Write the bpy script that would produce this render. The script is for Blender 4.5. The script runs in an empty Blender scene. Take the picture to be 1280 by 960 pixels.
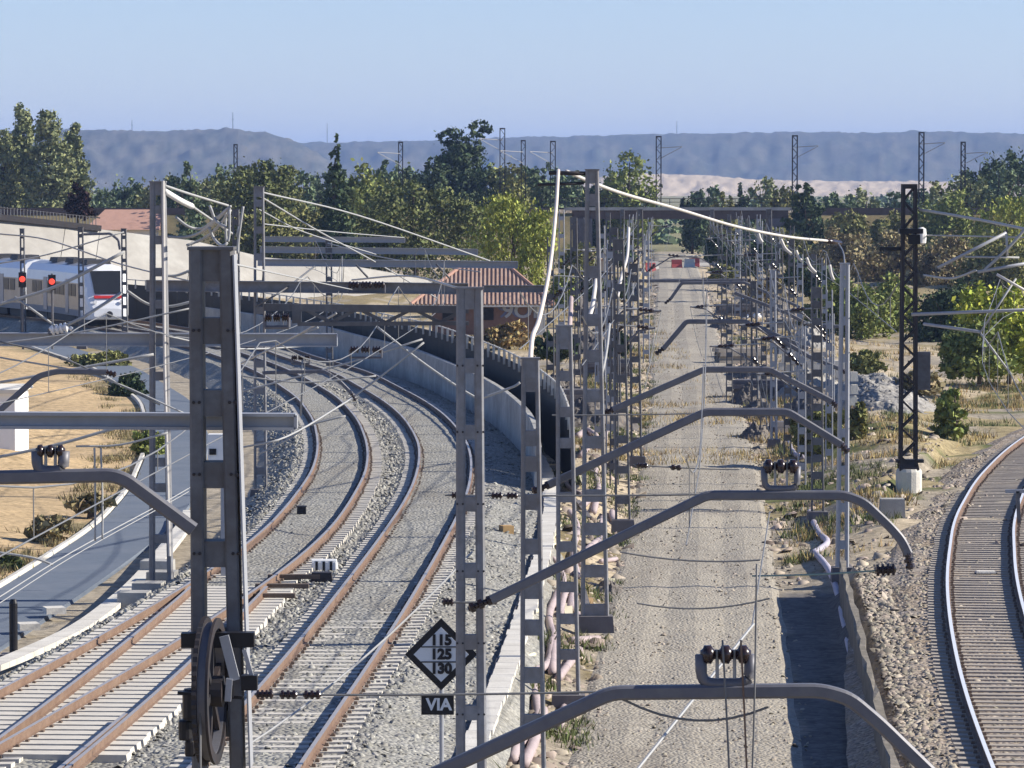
import bpy, math, random
import numpy as np
from mathutils import Vector, Matrix
rnd = random.Random(7)
nrs = np.random.RandomState(11)
R = math.radians
S = bpy.context.scene
COL = S.collection

# ------------------------------------------------------------------ camera, sky, sun, exposure
HC = 9.0                       # camera height above the left rails
FPX = 5200.0                   # focal length in pixels of a 1280 px wide frame
YH = 225.0                     # horizon row
PITCH = math.atan((480 - YH) / FPX)
cam = bpy.data.cameras.new('camera')
cam.sensor_width = 36.0
cam.lens = FPX / 1280 * 36
cam.clip_start = 1.0
cam.clip_end = 30000
camo = bpy.data.objects.new('camera', cam)
COL.objects.link(camo)
camo.location = (0, 0, HC)
camo.rotation_euler = (R(90) - PITCH, 0, 0)
S.camera = camo

SUN_EL, SUN_AZ = R(30), R(88)   # azimuth clockwise from the view direction
W = bpy.data.worlds.new('World')
S.world = W
W.use_nodes = True
wn = W.node_tree.nodes
sky = wn.new('ShaderNodeTexSky')
sky.sky_type = 'NISHITA'
sky.sun_disc = False
sky.sun_elevation = SUN_EL
sky.sun_rotation = SUN_AZ
sky.altitude = 800
sky.air_density = 1.0
sky.dust_density = 0.0
sky.ozone_density = 4.0
wn['Background'].inputs[1].default_value = 0.079
tint = wn.new('ShaderNodeMix'); tint.data_type = 'RGBA'; tint.blend_type = 'MULTIPLY'
tint.inputs[0].default_value = 1.0; tint.inputs[7].default_value = (0.99, 0.965, 1.16, 1)
W.node_tree.links.new(sky.outputs[0], tint.inputs[6])
W.node_tree.links.new(tint.outputs[2], wn['Background'].inputs[0])

sl = bpy.data.lights.new('sun', 'SUN')
sl.energy = 5.0
sl.angle = R(0.5)
sl.color = (1.0, 0.93, 0.82)
so = bpy.data.objects.new('sun', sl)
COL.objects.link(so)
sd = Vector((math.sin(SUN_AZ) * math.cos(SUN_EL), math.cos(SUN_AZ) * math.cos(SUN_EL), math.sin(SUN_EL)))
so.rotation_euler = sd.to_track_quat('Z', 'Y').to_euler()
so.location = sd * 200

S.view_settings.view_transform = 'Standard'
S.view_settings.look = 'None'
S.view_settings.gamma = 1
S.view_settings.exposure = 0.72
S.view_settings.use_curve_mapping = False
S.render.engine = 'CYCLES'
S.cycles.max_bounces = 5
S.cycles.volume_bounces = 0
S.cycles.transparent_max_bounces = 8

# ------------------------------------------------------------------ helpers
cp, sp_ = math.cos(PITCH), math.sin(PITCH)
def ray(px, py):
    u, v = (px - 640) / FPX, (480 - py) / FPX
    return Vector((u, cp + v * sp_, -sp_ + v * cp))
def P(px, py, Y):
    d = ray(px, py); s = Y / d.y
    return Vector((d.x * s, Y, HC + d.z * s))
def G(px, py, z=0.0):
    d = ray(px, py); s = (z - HC) / d.z
    return Vector((d.x * s, d.y * s, z))
def lerp(a, b, t): return a + (b - a) * t
def interp(pts, v):
    return float(np.interp(v, [p[0] for p in pts], [p[1] for p in pts]))

MATS = {}
def mat(name, col, rough=0.75, var=0.18, scale=6.0, bump=0.0, bscale=40.0, metal=0.0, col2=None, sc2=0.6, amt2=0.5, island=0.0, spec=0.3, squash=None):
    m = bpy.data.materials.new(name); m.use_nodes = True
    nt = m.node_tree; N = nt.nodes; L = nt.links
    b = N['Principled BSDF']
    b.inputs['Roughness'].default_value = rough
    b.inputs['Metallic'].default_value = metal
    b.inputs['Specular IOR Level'].default_value = spec
    tc = N.new('ShaderNodeTexCoord')
    vec = tc.outputs['Object']
    if squash:
        mp_ = N.new('ShaderNodeMapping'); mp_.inputs['Scale'].default_value = squash; L.new(vec, mp_.inputs[0]); vec = mp_.outputs[0]
    nz = N.new('ShaderNodeTexNoise'); nz.inputs['Scale'].default_value = scale; nz.inputs['Detail'].default_value = 5; nz.inputs['Roughness'].default_value = 0.65
    L.new(vec, nz.inputs['Vector'])
    mx = N.new('ShaderNodeMix'); mx.data_type = 'RGBA'
    mx.inputs[6].default_value = (*[max(0, c * (1 - 2 * var)) for c in col], 1)
    mx.inputs[7].default_value = (*[min(1, c * (1 + 2 * var)) for c in col], 1)
    L.new(nz.outputs['Fac'], mx.inputs[0])
    out = mx.outputs[2]
    if col2:
        n2 = N.new('ShaderNodeTexNoise'); n2.inputs['Scale'].default_value = sc2; n2.inputs['Detail'].default_value = 6; n2.inputs['Roughness'].default_value = 0.7
        L.new(vec, n2.inputs['Vector'])
        mr = N.new('ShaderNodeMapRange'); mr.inputs[1].default_value = 0.5 - 0.12; mr.inputs[2].default_value = 0.5 + 0.12; mr.inputs[4].default_value = amt2
        L.new(n2.outputs['Fac'], mr.inputs[0])
        m2 = N.new('ShaderNodeMix'); m2.data_type = 'RGBA'
        L.new(mr.outputs[0], m2.inputs[0]); L.new(out, m2.inputs[6]); m2.inputs[7].default_value = (*col2, 1)
        out = m2.outputs[2]
    if island:
        g = N.new('ShaderNodeNewGeometry')
        hs = N.new('ShaderNodeHueSaturation')
        mr = N.new('ShaderNodeMapRange'); mr.inputs[3].default_value = 1 - island; mr.inputs[4].default_value = 1 + island
        L.new(g.outputs['Random Per Island'], mr.inputs[0]); L.new(mr.outputs[0], hs.inputs['Value'])
        mr2 = N.new('ShaderNodeMapRange'); mr2.inputs[3].default_value = 0.48; mr2.inputs[4].default_value = 0.52
        mm = N.new('ShaderNodeMath'); mm.operation = 'FRACT'; ml = N.new('ShaderNodeMath'); ml.operation = 'MULTIPLY'; ml.inputs[1].default_value = 37.7
        L.new(g.outputs['Random Per Island'], ml.inputs[0]); L.new(ml.outputs[0], mm.inputs[0]); L.new(mm.outputs[0], mr2.inputs[0]); L.new(mr2.outputs[0], hs.inputs['Hue'])
        L.new(out, hs.inputs['Color']); out = hs.outputs[0]
    L.new(out, b.inputs['Base Color'])
    if bump:
        nb = N.new('ShaderNodeTexNoise'); nb.inputs['Scale'].default_value = bscale; nb.inputs['Detail'].default_value = 4
        L.new(tc.outputs['Object'], nb.inputs['Vector'])
        bp = N.new('ShaderNodeBump'); bp.inputs['Strength'].default_value = bump; bp.inputs['Distance'].default_value = 0.05
        L.new(nb.outputs['Fac'], bp.inputs['Height']); L.new(bp.outputs[0], b.inputs['Normal'])
    MATS[name] = m
    return m

def stone_mat(name, cols, cell, rough=0.9, patch=None, patch_sc=0.25, patch_amt=0.6, bump=0.8, patch2=None):
    """loose stones: one tint for each voronoi cell, relief from the cells, wide patches of another tint"""
    m = bpy.data.materials.new(name); m.use_nodes = True
    nt = m.node_tree; N = nt.nodes; L = nt.links
    b = N['Principled BSDF']; b.inputs['Roughness'].default_value = rough; b.inputs['Specular IOR Level'].default_value = 0.2
    tc = N.new('ShaderNodeTexCoord')
    outs = []
    for sc in (cell, cell * 0.45):
        v = N.new('ShaderNodeTexVoronoi'); v.inputs['Scale'].default_value = sc; v.inputs['Randomness'].default_value = 1
        L.new(tc.outputs['Object'], v.inputs['Vector'])
        r = N.new('ShaderNodeValToRGB'); r.color_ramp.interpolation = 'CONSTANT'
        el = r.color_ramp.elements
        while len(el) < len(cols): el.new(0.5)
        for i, c in enumerate(cols):
            el[i].position = i / len(cols); el[i].color = (*c, 1)
        sx = N.new('ShaderNodeSeparateColor'); L.new(v.outputs['Color'], sx.inputs[0]); L.new(sx.outputs[0], r.inputs[0])
        outs.append((v, r))
    mx = N.new('ShaderNodeMix'); mx.data_type = 'RGBA'; mx.inputs[0].default_value = 0.4
    L.new(outs[0][1].outputs[0], mx.inputs[6]); L.new(outs[1][1].outputs[0], mx.inputs[7])
    out = mx.outputs[2]
    if patch:
        n2 = N.new('ShaderNodeTexNoise'); n2.inputs['Scale'].default_value = patch_sc; n2.inputs['Detail'].default_value = 6; n2.inputs['Roughness'].default_value = 0.7
        L.new(tc.outputs['Object'], n2.inputs['Vector'])
        mr = N.new('ShaderNodeMapRange'); mr.inputs[1].default_value = 0.42; mr.inputs[2].default_value = 0.62; mr.inputs[4].default_value = patch_amt
        L.new(n2.outputs['Fac'], mr.inputs[0])
        m2 = N.new('ShaderNodeMix'); m2.data_type = 'RGBA'
        L.new(mr.outputs[0], m2.inputs[0]); L.new(out, m2.inputs[6]); m2.inputs[7].default_value = (*patch, 1)
        out = m2.outputs[2]
    if patch2:
        n3 = N.new('ShaderNodeTexNoise'); n3.inputs['Scale'].default_value = 0.11; n3.inputs['Detail'].default_value = 7; n3.inputs['Roughness'].default_value = 0.75
        mp_ = N.new('ShaderNodeMapping'); mp_.inputs['Scale'].default_value = (2.6, 0.7, 1); L.new(tc.outputs['Object'], mp_.inputs[0]); L.new(mp_.outputs[0], n3.inputs['Vector'])
        mr3 = N.new('ShaderNodeMapRange'); mr3.inputs[1].default_value = 0.5; mr3.inputs[2].default_value = 0.68; mr3.inputs[4].default_value = 0.7; L.new(n3.outputs['Fac'], mr3.inputs[0])
        m3 = N.new('ShaderNodeMix'); m3.data_type = 'RGBA'; L.new(mr3.outputs[0], m3.inputs[0]); L.new(out, m3.inputs[6]); m3.inputs[7].default_value = (*patch2, 1); out = m3.outputs[2]
    L.new(out, b.inputs['Base Color'])
    bp = N.new('ShaderNodeBump'); bp.inputs['Strength'].default_value = bump; bp.inputs['Distance'].default_value = 0.06
    L.new(outs[0][0].outputs['Distance'], bp.inputs['Height']); bp.invert = True
    L.new(bp.outputs[0], b.inputs['Normal'])
    MATS[name] = m
    return m

class MB:
    """collects verts and faces of one mesh"""
    def __init__(s): s.v = []; s.f = []; s.m = []
    def add(s, vs, fs, mi=0):
        o = len(s.v); s.v += [tuple(v) for v in vs]; s.f += [tuple(i + o for i in f) for f in fs]; s.m += [mi] * len(fs)
    def box(s, c, d, rz=0.0, mi=0, top=1.0):
        """c = centre of the base, d = size; top scales the upper face"""
        x, y, z = d[0] / 2, d[1] / 2, d[2]
        vs = []
        for k, t in ((0, 1.0), (z, top)):
            for a, b in ((-x, -y), (x, -y), (x, y), (-x, y)):
                a *= t; b *= t
                vs.append((c[0] + a * math.cos(rz) - b * math.sin(rz), c[1] + a * math.sin(rz) + b * math.cos(rz), c[2] + k))
        s.add(vs, [(0, 3, 2, 1), (4, 5, 6, 7), (0, 1, 5, 4), (1, 2, 6, 5), (2, 3, 7, 6), (3, 0, 4, 7)], mi)
    def beam(s, a, b, w, h, mi=0, up=(0, 0, 1)):
        a, b = Vector(a), Vector(b); d = (b - a).normalized(); upv = Vector(up)
        if abs(d.dot(upv)) > 0.98: upv = Vector((0, 1, 0))
        r = d.cross(upv).normalized(); u = r.cross(d)
        vs = []
        for p in (a, b):
            for i, j in ((-1, -1), (1, -1), (1, 1), (-1, 1)):
                vs.append(p + r * (w / 2 * i) + u * (h / 2 * j))
        s.add(vs, [(0, 1, 2, 3), (7, 6, 5, 4), (0, 4, 5, 1), (1, 5, 6, 2), (2, 6, 7, 3), (3, 7, 4, 0)], mi)
    def tube(s, pts, r, n=6, mi=0, rot=0.0):
        pts = [Vector(p) for p in pts]
        rs = r if isinstance(r, (list, tuple)) else [r] * len(pts)
        vs = []; ref = Vector((0.13, 0.21, 0.97))
        for i, p in enumerate(pts):
            t = (pts[min(i + 1, len(pts) - 1)] - pts[max(i - 1, 0)])
            t = t.normalized() if t.length > 1e-9 else Vector((0, 0, 1))
            rf = ref if abs(t.dot(ref)) < 0.95 else Vector((1, 0.1, 0))
            a = t.cross(rf).normalized(); b = a.cross(t)
            for k in range(n):
                an = 2 * math.pi * k / n + rot
                vs.append(p + (a * math.cos(an) + b * math.sin(an)) * rs[i])
        fs = []
        for i in range(len(pts) - 1):
            for k in range(n):
                k2 = (k + 1) % n
                fs.append((i * n + k, i * n + k2, (i + 1) * n + k2, (i + 1) * n + k))
        fs.append(tuple(range(n - 1, -1, -1))); fs.append(tuple((len(pts) - 1) * n + k for k in range(n)))
        s.add(vs, fs, mi)
    def lathe(s, a, b, prof, n=12, mi=0):
        """prof: (t along a-b, radius)"""
        a, b = Vector(a), Vector(b)
        s.tube([a.lerp(b, t) for t, _ in prof], [r for _, r in prof], n, mi)
    def build(s, name, ms, parent=None, smooth=False):
        me = bpy.data.meshes.new(name)
        me.from_pydata(s.v, [], s.f)
        if not isinstance(ms, (list, tuple)): ms = [ms]
        for m in ms: me.materials.append(MATS[m] if isinstance(m, str) else m)
        if len(ms) > 1: me.polygons.foreach_set('material_index', s.m)
        if smooth: me.polygons.foreach_set('use_smooth', [True] * len(me.polygons))
        me.update()
        return link(name, me, parent)
def link(name, me, parent=None):
    o = bpy.data.objects.new(name, me); COL.objects.link(o)
    if parent: o.parent = parent
    return o
def npmesh(name, v, f, ms, parent=None, smooth=False):
    """v (n,3), f (m,k) arrays"""
    me = bpy.data.meshes.new(name)
    k = f.shape[1]
    me.vertices.add(len(v)); me.vertices.foreach_set('co', v.astype(np.float32).ravel())
    me.loops.add(f.size); me.loops.foreach_set('vertex_index', f.astype(np.int32).ravel())
    me.polygons.add(len(f)); me.polygons.foreach_set('loop_start', np.arange(0, f.size, k, dtype=np.int32))
    me.polygons.foreach_set('loop_total', np.full(len(f), k, dtype=np.int32))
    if smooth: me.polygons.foreach_set('use_smooth', np.ones(len(f), dtype=bool))
    for m in (ms if isinstance(ms, (list, tuple)) else [ms]): me.materials.append(MATS[m])
    me.update(calc_edges=True); me.validate()
    return link(name, me, parent)
def thing(name, label, cat, loc=(0, 0, 0), group=None):
    o = bpy.data.objects.new(name, None); COL.objects.link(o)
    o.empty_display_size = 0.3
    o['label'] = label; o['category'] = cat
    if group: o['group'] = group
    return o
def tag(o, label, cat, group=None):
    o['label'] = label; o['category'] = cat
    if group: o['group'] = group
    return o
def struct(o): o['kind'] = 'structure'; return o
def stuff(o, label, cat):
    o['kind'] = 'stuff'; o['label'] = label; o['category'] = cat; return o
def bend(pts, r=0.25, n=5):
    """round the corners of a polyline"""
    pts = [Vector(p) for p in pts]; out = [pts[0]]
    for i in range(1, len(pts) - 1):
        a, b, c = pts[i - 1], pts[i], pts[i + 1]
        d = min(r, (a - b).length * 0.45, (c - b).length * 0.45)
        p, q = b + (a - b).normalized() * d, b + (c - b).normalized() * d
        for k in range(n + 1):
            t = k / n
            out.append(p * (1 - t) ** 2 + b * 2 * t * (1 - t) + q * t * t)
    out.append(pts[-1]); return out
def sag(a, b, s, n=8):
    a, b = Vector(a), Vector(b)
    return [a.lerp(b, i / n) - Vector((0, 0, s * 4 * (i / n) * (1 - i / n))) for i in range(n + 1)]
def spline(pts, n=6):
    """catmull-rom through points"""
    pts = [Vector(p) for p in pts]; q = [pts[0] * 2 - pts[1]] + pts + [pts[-1] * 2 - pts[-2]]; out = []
    for i in range(1, len(q) - 2):
        for k in range(n):
            t = k / n; a, b, c, d = q[i - 1:i + 3]
            out.append(0.5 * ((2 * b) + (c - a) * t + (2 * a - 5 * b + 4 * c - d) * t * t + (3 * b - a - 3 * c + d) * t ** 3))
    out.append(pts[-1]); return out

# ------------------------------------------------------------------ materials
mat('galv', (0.135, 0.14, 0.15), 0.55, 0.25, 7, metal=0.1, col2=(0.095, 0.08, 0.07), sc2=1.6, amt2=0.6)
mat('galv_mid', (0.225, 0.23, 0.245), 0.55, 0.22, 7, metal=0.1, col2=(0.17, 0.145, 0.125), sc2=1.6, amt2=0.55)
mat('galv_light', (0.36, 0.37, 0.39), 0.5, 0.1, 9, metal=0.2, col2=(0.33, 0.33, 0.35), sc2=3, amt2=0.4)
mat('tube_grey', (0.13, 0.13, 0.15), 0.5, 0.12, 7, metal=0.2, col2=(0.19, 0.185, 0.185), sc2=2.5, amt2=0.5)
mat('dark_steel', (0.026, 0.026, 0.03), 0.6, 0.25, 6, col2=(0.05, 0.032, 0.026), sc2=4, amt2=0.5)
mat('black', (0.012, 0.011, 0.013), 0.45, 0.2, 8)
mat('insulator', (0.025, 0.014, 0.014), 0.25, 0.2, 8, spec=0.5)
mat('insulator_white', (0.78, 0.76, 0.72), 0.35, 0.08, 8, spec=0.5)
mat('wire', (0.16, 0.16, 0.16), 0.5, 0.15, 8)
mat('wire_light', (0.36, 0.36, 0.35), 0.5, 0.1, 8)
mat('wire_green', (0.22, 0.30, 0.26), 0.6, 0.1, 8)
mat('cable_white', (0.56, 0.53, 0.49), 0.55, 0.07, 4)
mat('cable_pink', (0.40, 0.325, 0.315), 0.6, 0.15, 3)
mat('cable_beige', (0.66, 0.58, 0.50), 0.6, 0.08, 3)
mat('cable_cream', (0.72, 0.66, 0.46), 0.6, 0.1, 3)
mat('rail_brown', (0.20, 0.135, 0.095), 0.75, 0.25, 7, col2=(0.13, 0.075, 0.05), sc2=1.5, amt2=0.6)
mat('rail_top', (0.44, 0.40, 0.36), 0.35, 0.12, 7, metal=0.3)
mat('rail_bright', (0.72, 0.74, 0.77), 0.35, 0.06, 7, metal=0.0)
mat('sleeper', (0.60, 0.565, 0.49), 0.9, 0.12, 3, col2=(0.42, 0.39, 0.34), sc2=2.2, amt2=0.5)
mat('sleeper_old', (0.40, 0.36, 0.30), 0.9, 0.15, 3, col2=(0.26, 0.22, 0.18), sc2=2.2, amt2=0.6)
mat('clip', (0.13, 0.095, 0.07), 0.7, 0.3, 5)
mat('concrete', (0.42, 0.41, 0.38), 0.9, 0.2, 2.5, bump=0.25, bscale=20, col2=(0.25, 0.24, 0.215), sc2=0.5, amt2=0.75)
mat('concrete_light', (0.64, 0.61, 0.54), 0.9, 0.1, 2.5, bump=0.2, bscale=20, col2=(0.46, 0.43, 0.37), sc2=0.9, amt2=0.6)
mat('concrete_pale', (0.43, 0.41, 0.36), 0.9, 0.14, 1.2, col2=(0.30, 0.275, 0.235), sc2=0.25, amt2=0.6)
mat('old_wall', (0.21, 0.185, 0.15), 0.95, 0.3, 3, bump=0.5, bscale=9, col2=(0.11, 0.10, 0.075), sc2=0.8, amt2=0.7)
mat('concrete_dark', (0.16, 0.15, 0.155), 0.9, 0.15, 4, col2=(0.10, 0.095, 0.10), sc2=1.2, amt2=0.6)
mat('path_asphalt', (0.12, 0.145, 0.18), 0.9, 0.12, 5, bump=0.2, bscale=60, col2=(0.165, 0.185, 0.215), sc2=0.5, amt2=0.6)
mat('white_paint', (0.78, 0.78, 0.76), 0.6, 0.05, 3)
mat('plank', (0.42, 0.27, 0.12), 0.8, 0.2, 5)
mat('mesh_black', (0.012, 0.012, 0.014), 0.7, 0.3, 6)
stone_mat('ballast', [(0.155, 0.152, 0.138), (0.235, 0.23, 0.205), (0.30, 0.295, 0.262), (0.35, 0.34, 0.30), (0.27, 0.265, 0.25), (0.41, 0.395, 0.345)], 11, patch=(0.255, 0.24, 0.20), patch_sc=0.35, patch_amt=0.45, patch2=(0.22, 0.20, 0.165))
stone_mat('ballast_old', [(0.13, 0.11, 0.09), (0.24, 0.20, 0.16), (0.34, 0.29, 0.23), (0.42, 0.36, 0.28), (0.26, 0.22, 0.20), (0.46, 0.40, 0.33)], 11, patch=(0.26, 0.19, 0.11), patch_sc=0.4, patch_amt=0.6)
stone_mat('bed_gravel', [(0.24, 0.215, 0.17), (0.32, 0.29, 0.235), (0.37, 0.335, 0.275), (0.42, 0.385, 0.315), (0.30, 0.265, 0.215)], 14, patch=(0.40, 0.36, 0.285), patch_sc=0.22, patch_amt=0.7, bump=0.6, patch2=(0.23, 0.20, 0.16))
stone_mat('heap_gravel', [(0.20, 0.19, 0.175), (0.28, 0.27, 0.245), (0.34, 0.325, 0.295), (0.24, 0.23, 0.21), (0.40, 0.38, 0.34)], 5, patch=(0.27, 0.25, 0.215), patch_sc=0.6, patch_amt=0.5)
stone_mat('soil', [(0.12, 0.10, 0.08), (0.24, 0.20, 0.155), (0.32, 0.28, 0.22), (0.20, 0.175, 0.15), (0.40, 0.36, 0.30)], 8, patch=(0.17, 0.15, 0.09), patch_sc=0.5, patch_amt=0.6)

# ------------------------------------------------------------------ plan curves (x as a function of the distance y)
C2P = [(20, -6.05), (45, -4.95), (73.7, -3.66), (78.7, -3.43), (86, -3.13), (91.4, -2.94), (99.6, -2.65), (107, -2.42), (117, -2.16), (126.5, -2.07), (137.6, -2.2), (146, -2.52), (158.6, -3.32), (170, -4.4), (195, -7.45), (203, -9.0), (213, -11.0), (223, -12.6), (245, -18.0), (267, -24.6), (283, -31.5), (300, -41)]
C1P = [(40, -12.2), (60, -9.75), (73, -8.25), (81.4, -7.35), (94, -6.25), (104.7, -5.62), (113, -5.4), (126, -5.33), (132, -5.42), (142, -5.78), (156, -6.6), (172, -8.0), (190, -10.3), (203, -12.3), (223, -16.1), (245, -21.5), (267, -28.2), (283, -35.2), (300, -45)]
C3P = [(40, -9.3), (55, -8.25), (64, -7.62), (70, -7.25), (76, -6.93), (85, -6.52), (95, -6.17)]
C4P = [(40, 7.2), (55, 8.0), (68, 8.72), (78.6, 9.4), (90, 10.35), (100.8, 11.4), (117.5, 13.35), (133, 15.7), (146.8, 18.2), (156, 20.1), (175, 24.6), (200, 32), (230, 43)]
BEDP = [(40, 1.2), (60, 2.35), (74, 3.15), (95, 4.2), (145, 6.6), (198, 8.8), (260, 10.9), (312, 12.9), (400, 16.2), (470, 18.6), (600, 23)]
PATHP = [(60, -13.2), (85, -11.9), (102, -11.1), (119, -10.6), (133, -10.95), (160, -12.6), (186, -15.3), (219.5, -20.8), (250, -28), (280, -37)]
ZBP = [(40, -1.5), (120, -1.5), (200, -1.1), (320, -0.7), (450, -0.2), (700, -0.2)]
WALLP = [(40, 4.7), (68, 6.2), (103, 8.15), (110, 8.6)]
def curve(pts, y0, y1, step=1.5, z=0.0):
    yy = np.arange(y0, y1 + 0.01, step)
    # smooth x(y) by averaging the interpolation over a window
    ys = [p[0] for p in pts]; xs = [p[1] for p in pts]
    offs = np.linspace(-5, 5, 11)
    xx = np.mean([np.interp(yy + o, ys, xs) + 0 for o in offs], axis=0)
    # keep slopes at the ends
    return [Vector((float(x), float(y), z)) for x, y in zip(xx, yy)]
def frames(pts):
    out = []
    for i, p in enumerate(pts):
        t = (pts[min(i + 1, len(pts) - 1)] - pts[max(i - 1, 0)]); t.z = 0; t.normalize()
        out.append((p, t, Vector((t.y, -t.x, 0))))     # n points right
    return out
def sweep(name, pts, prof, ms, parent=None, mi=None, smooth=False, jit=0.0, close=False):
    """prof: (offset to the right, z). jit roughens the surface"""
    m = MB(); k = len(prof)
    for p, t, n in frames(pts):
        for (o, z) in prof:
            j = (rnd.uniform(-jit, jit), rnd.uniform(-jit, jit) * 0.5) if jit else (0, 0)
            m.v.append(tuple(p + n * (o + j[0]) + Vector((0, 0, z + j[1]))))
    for i in range(len(pts) - 1):
        for c in range(k if close else k - 1):
            c2 = (c + 1) % k
            m.f.append((i * k + c, i * k + c2, (i + 1) * k + c2, (i + 1) * k + c)); m.m.append(mi[c] if mi else 0)
    if close:
        m.f.append(tuple(range(k - 1, -1, -1))); m.m.append(0)
        o = (len(pts) - 1) * k; m.f.append(tuple(o + q for q in range(k))); m.m.append(0)
    return m.build(name, ms, parent, smooth)

# ------------------------------------------------------------------ ground
_VN = {}
def vnoise(x, y, sc, seed=0):
    """cheap smooth value noise on arrays"""
    if seed not in _VN: _VN[seed] = np.random.RandomState(seed).rand(64, 64)
    g = _VN[seed]
    u, v = x * sc, y * sc
    i, j = np.floor(u).astype(int), np.floor(v).astype(int)
    a, b = u - i, v - j
    a = a * a * (3 - 2 * a); b = b * b * (3 - 2 * b)
    g00, g10 = g[i % 64, j % 64], g[(i + 1) % 64, j % 64]
    g01, g11 = g[i % 64, (j + 1) % 64], g[(i + 1) % 64, (j + 1) % 64]
    return (g00 * (1 - a) + g10 * a) * (1 - b) + (g01 * (1 - a) + g11 * a) * b
def npc(pts, y): return np.interp(y, [p[0] for p in pts], [p[1] for p in pts])
def sstep(a, b, x):
    t = np.clip((x - a) / (b - a), 0, 1); return t * t * (3 - 2 * t)
def ground_h(x, y):
    h = np.full_like(x, -0.95)
    nz = vnoise(x, y, 0.35, 1) - 0.5; n2 = vnoise(x, y, 1.4, 2) - 0.5
    rough = 0.25 * nz + 0.12 * n2
    pth = npc(PATHP, y)
    left = sstep(0, 6, pth - 1.4 - x) * (y < 300)
    h += left * (0.35 + 0.9 * (vnoise(x, y, 0.12, 3) - 0.4)) + rough * left
    bed = npc(BEDP, y); zb = npc(ZBP, y); wl = npc(WALLP, y)
    d = x - bed
    near = 1 - sstep(104, 110, y)
    inb_l = sstep(-4.2, -2.0, d)
    right_edge = np.where(y < 107, wl - bed, 2.2)
    inb_r = 1 - sstep(0.0, np.where(y < 107, 0.25, 3.5), d - right_edge)
    inb = inb_l * inb_r
    mid = (x > npc(C2P, y) + 2.6) & (x < bed - 2)
    h += np.where(mid, rough * 0.9, 0)
    h = h * (1 - inb) + (zb - 0.06) * inb
    c4 = npc(C4P, np.minimum(y, 230))
    rt = (d > right_edge)
    h += np.where(rt & (y > 108), rough * 1.3 * (1 - inb), 0)
    h += np.where(rt, sstep(3, 14, x - c4) * 1.2 + sstep(14, 40, x - c4) * 1.0, 0) * (1 - inb)
    h += np.where((y > 112) & (y < 260), np.exp(-((x - (bed + 7.5)) / 2.2) ** 2) * 0.5 * sstep(112, 130, y) * (x < c4 - 3.4), 0)
    far = sstep(260, 460, y)
    h = np.where(inb > 0.2, h, h * (1 - far) + far * (0.0 + 1.5 * (nz)))
    h = np.where(y > 560, -1.0, h)
    return h
ys = np.concatenate([[-300, -60, 10, 30], np.geomspace(44, 560, 300), [620, 700, 850, 1100, 1500, 2200, 3200, 4500, 6500, 9000, 14000]])
xs = np.concatenate([[-12000, -5000, -2000, -800, -300, -140, -90], np.arange(-64, -24, 1.0), np.arange(-24, 30, 0.42), np.arange(30, 66, 1.0), [90, 140, 300, 800, 2000, 5000, 12000]])
XX, YY = np.meshgrid(xs, ys)
ZZ = ground_h(XX, YY)
nv = len(xs)
idx = np.arange(len(ys) * nv).reshape(len(ys), nv)
fq = np.stack([idx[:-1, :-1], idx[:-1, 1:], idx[1:, 1:], idx[1:, :-1]], -1).reshape(-1, 4)
def zone_col(x, y):
    n = vnoise(x, y, 0.5, 5); n2 = vnoise(x, y, 0.17, 6)
    beige = np.array([0.47, 0.345, 0.195]); soil = np.array([0.33, 0.285, 0.215]); pale = np.array([0.46, 0.38, 0.26]); dry = np.array([0.34, 0.275, 0.15]); green = np.array([0.13, 0.14, 0.055]); plain = np.array([0.25, 0.23, 0.12])
    c = np.empty(x.shape + (3,)); c[:] = soil
    pth = npc(PATHP, y); c2 = npc(C2P, y); bed = npc(BEDP, y); c4 = npc(C4P, np.minimum(y, 230))
    lf = x < pth - 1.1 + 0.5 * (n - 0.5)
    c[lf] = beige
    e = lf & (x > pth - 2.6) & (n > 0.62); c[e] = dry * 0.75
    mid = (x > c2 + 2.4) & (x < bed - 2.0)
    c[mid] = soil
    pm = mid & (n2 > 0.42) & (y > 105); c[pm] = pale
    gm = mid & (n > 0.72); c[gm] = dry * 0.6
    rt = (x > bed + 2.0) & (x < c4 - 2)
    gr = rt & (n > 0.66) & (y > 110); c[gr] = dry * 0.8
    pr = rt & (n2 > 0.55) & (y > 110); c[pr] = pale
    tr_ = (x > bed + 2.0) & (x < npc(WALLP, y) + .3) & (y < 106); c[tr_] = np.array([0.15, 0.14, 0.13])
    rr = x > c4 + 2.6; c[rr] = dry
    lb = (x > c4 - 8) & (y > 128) & (x < c4 - 1.5); c[lb & (n2 > 0.3)] = dry
    g2 = (rr | lb) & (n > 0.62); c[g2] = green
    fr = y > 240
    c[fr & (n > 0.5) & (np.abs(x - bed) > 3)] = dry * 0.8
    c[y > 540] = plain
    return c
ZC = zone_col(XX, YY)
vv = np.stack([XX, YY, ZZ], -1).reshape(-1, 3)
gm = bpy.data.materials.new('ground'); gm.use_nodes = True; MATS['ground'] = gm
nt = gm.node_tree; N = nt.nodes; L = nt.links; b = N['Principled BSDF']; b.inputs['Roughness'].default_value = 0.95; b.inputs['Specular IOR Level'].default_value = 0.1
at = N.new('ShaderNodeVertexColor'); at.layer_name = 'zone'
tc = N.new('ShaderNodeTexCoord')
vo = N.new('ShaderNodeTexVoronoi'); vo.inputs['Scale'].default_value = 7; L.new(tc.outputs['Object'], vo.inputs['Vector'])
sx = N.new('ShaderNodeSeparateColor'); L.new(vo.outputs['Color'], sx.inputs[0])
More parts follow.
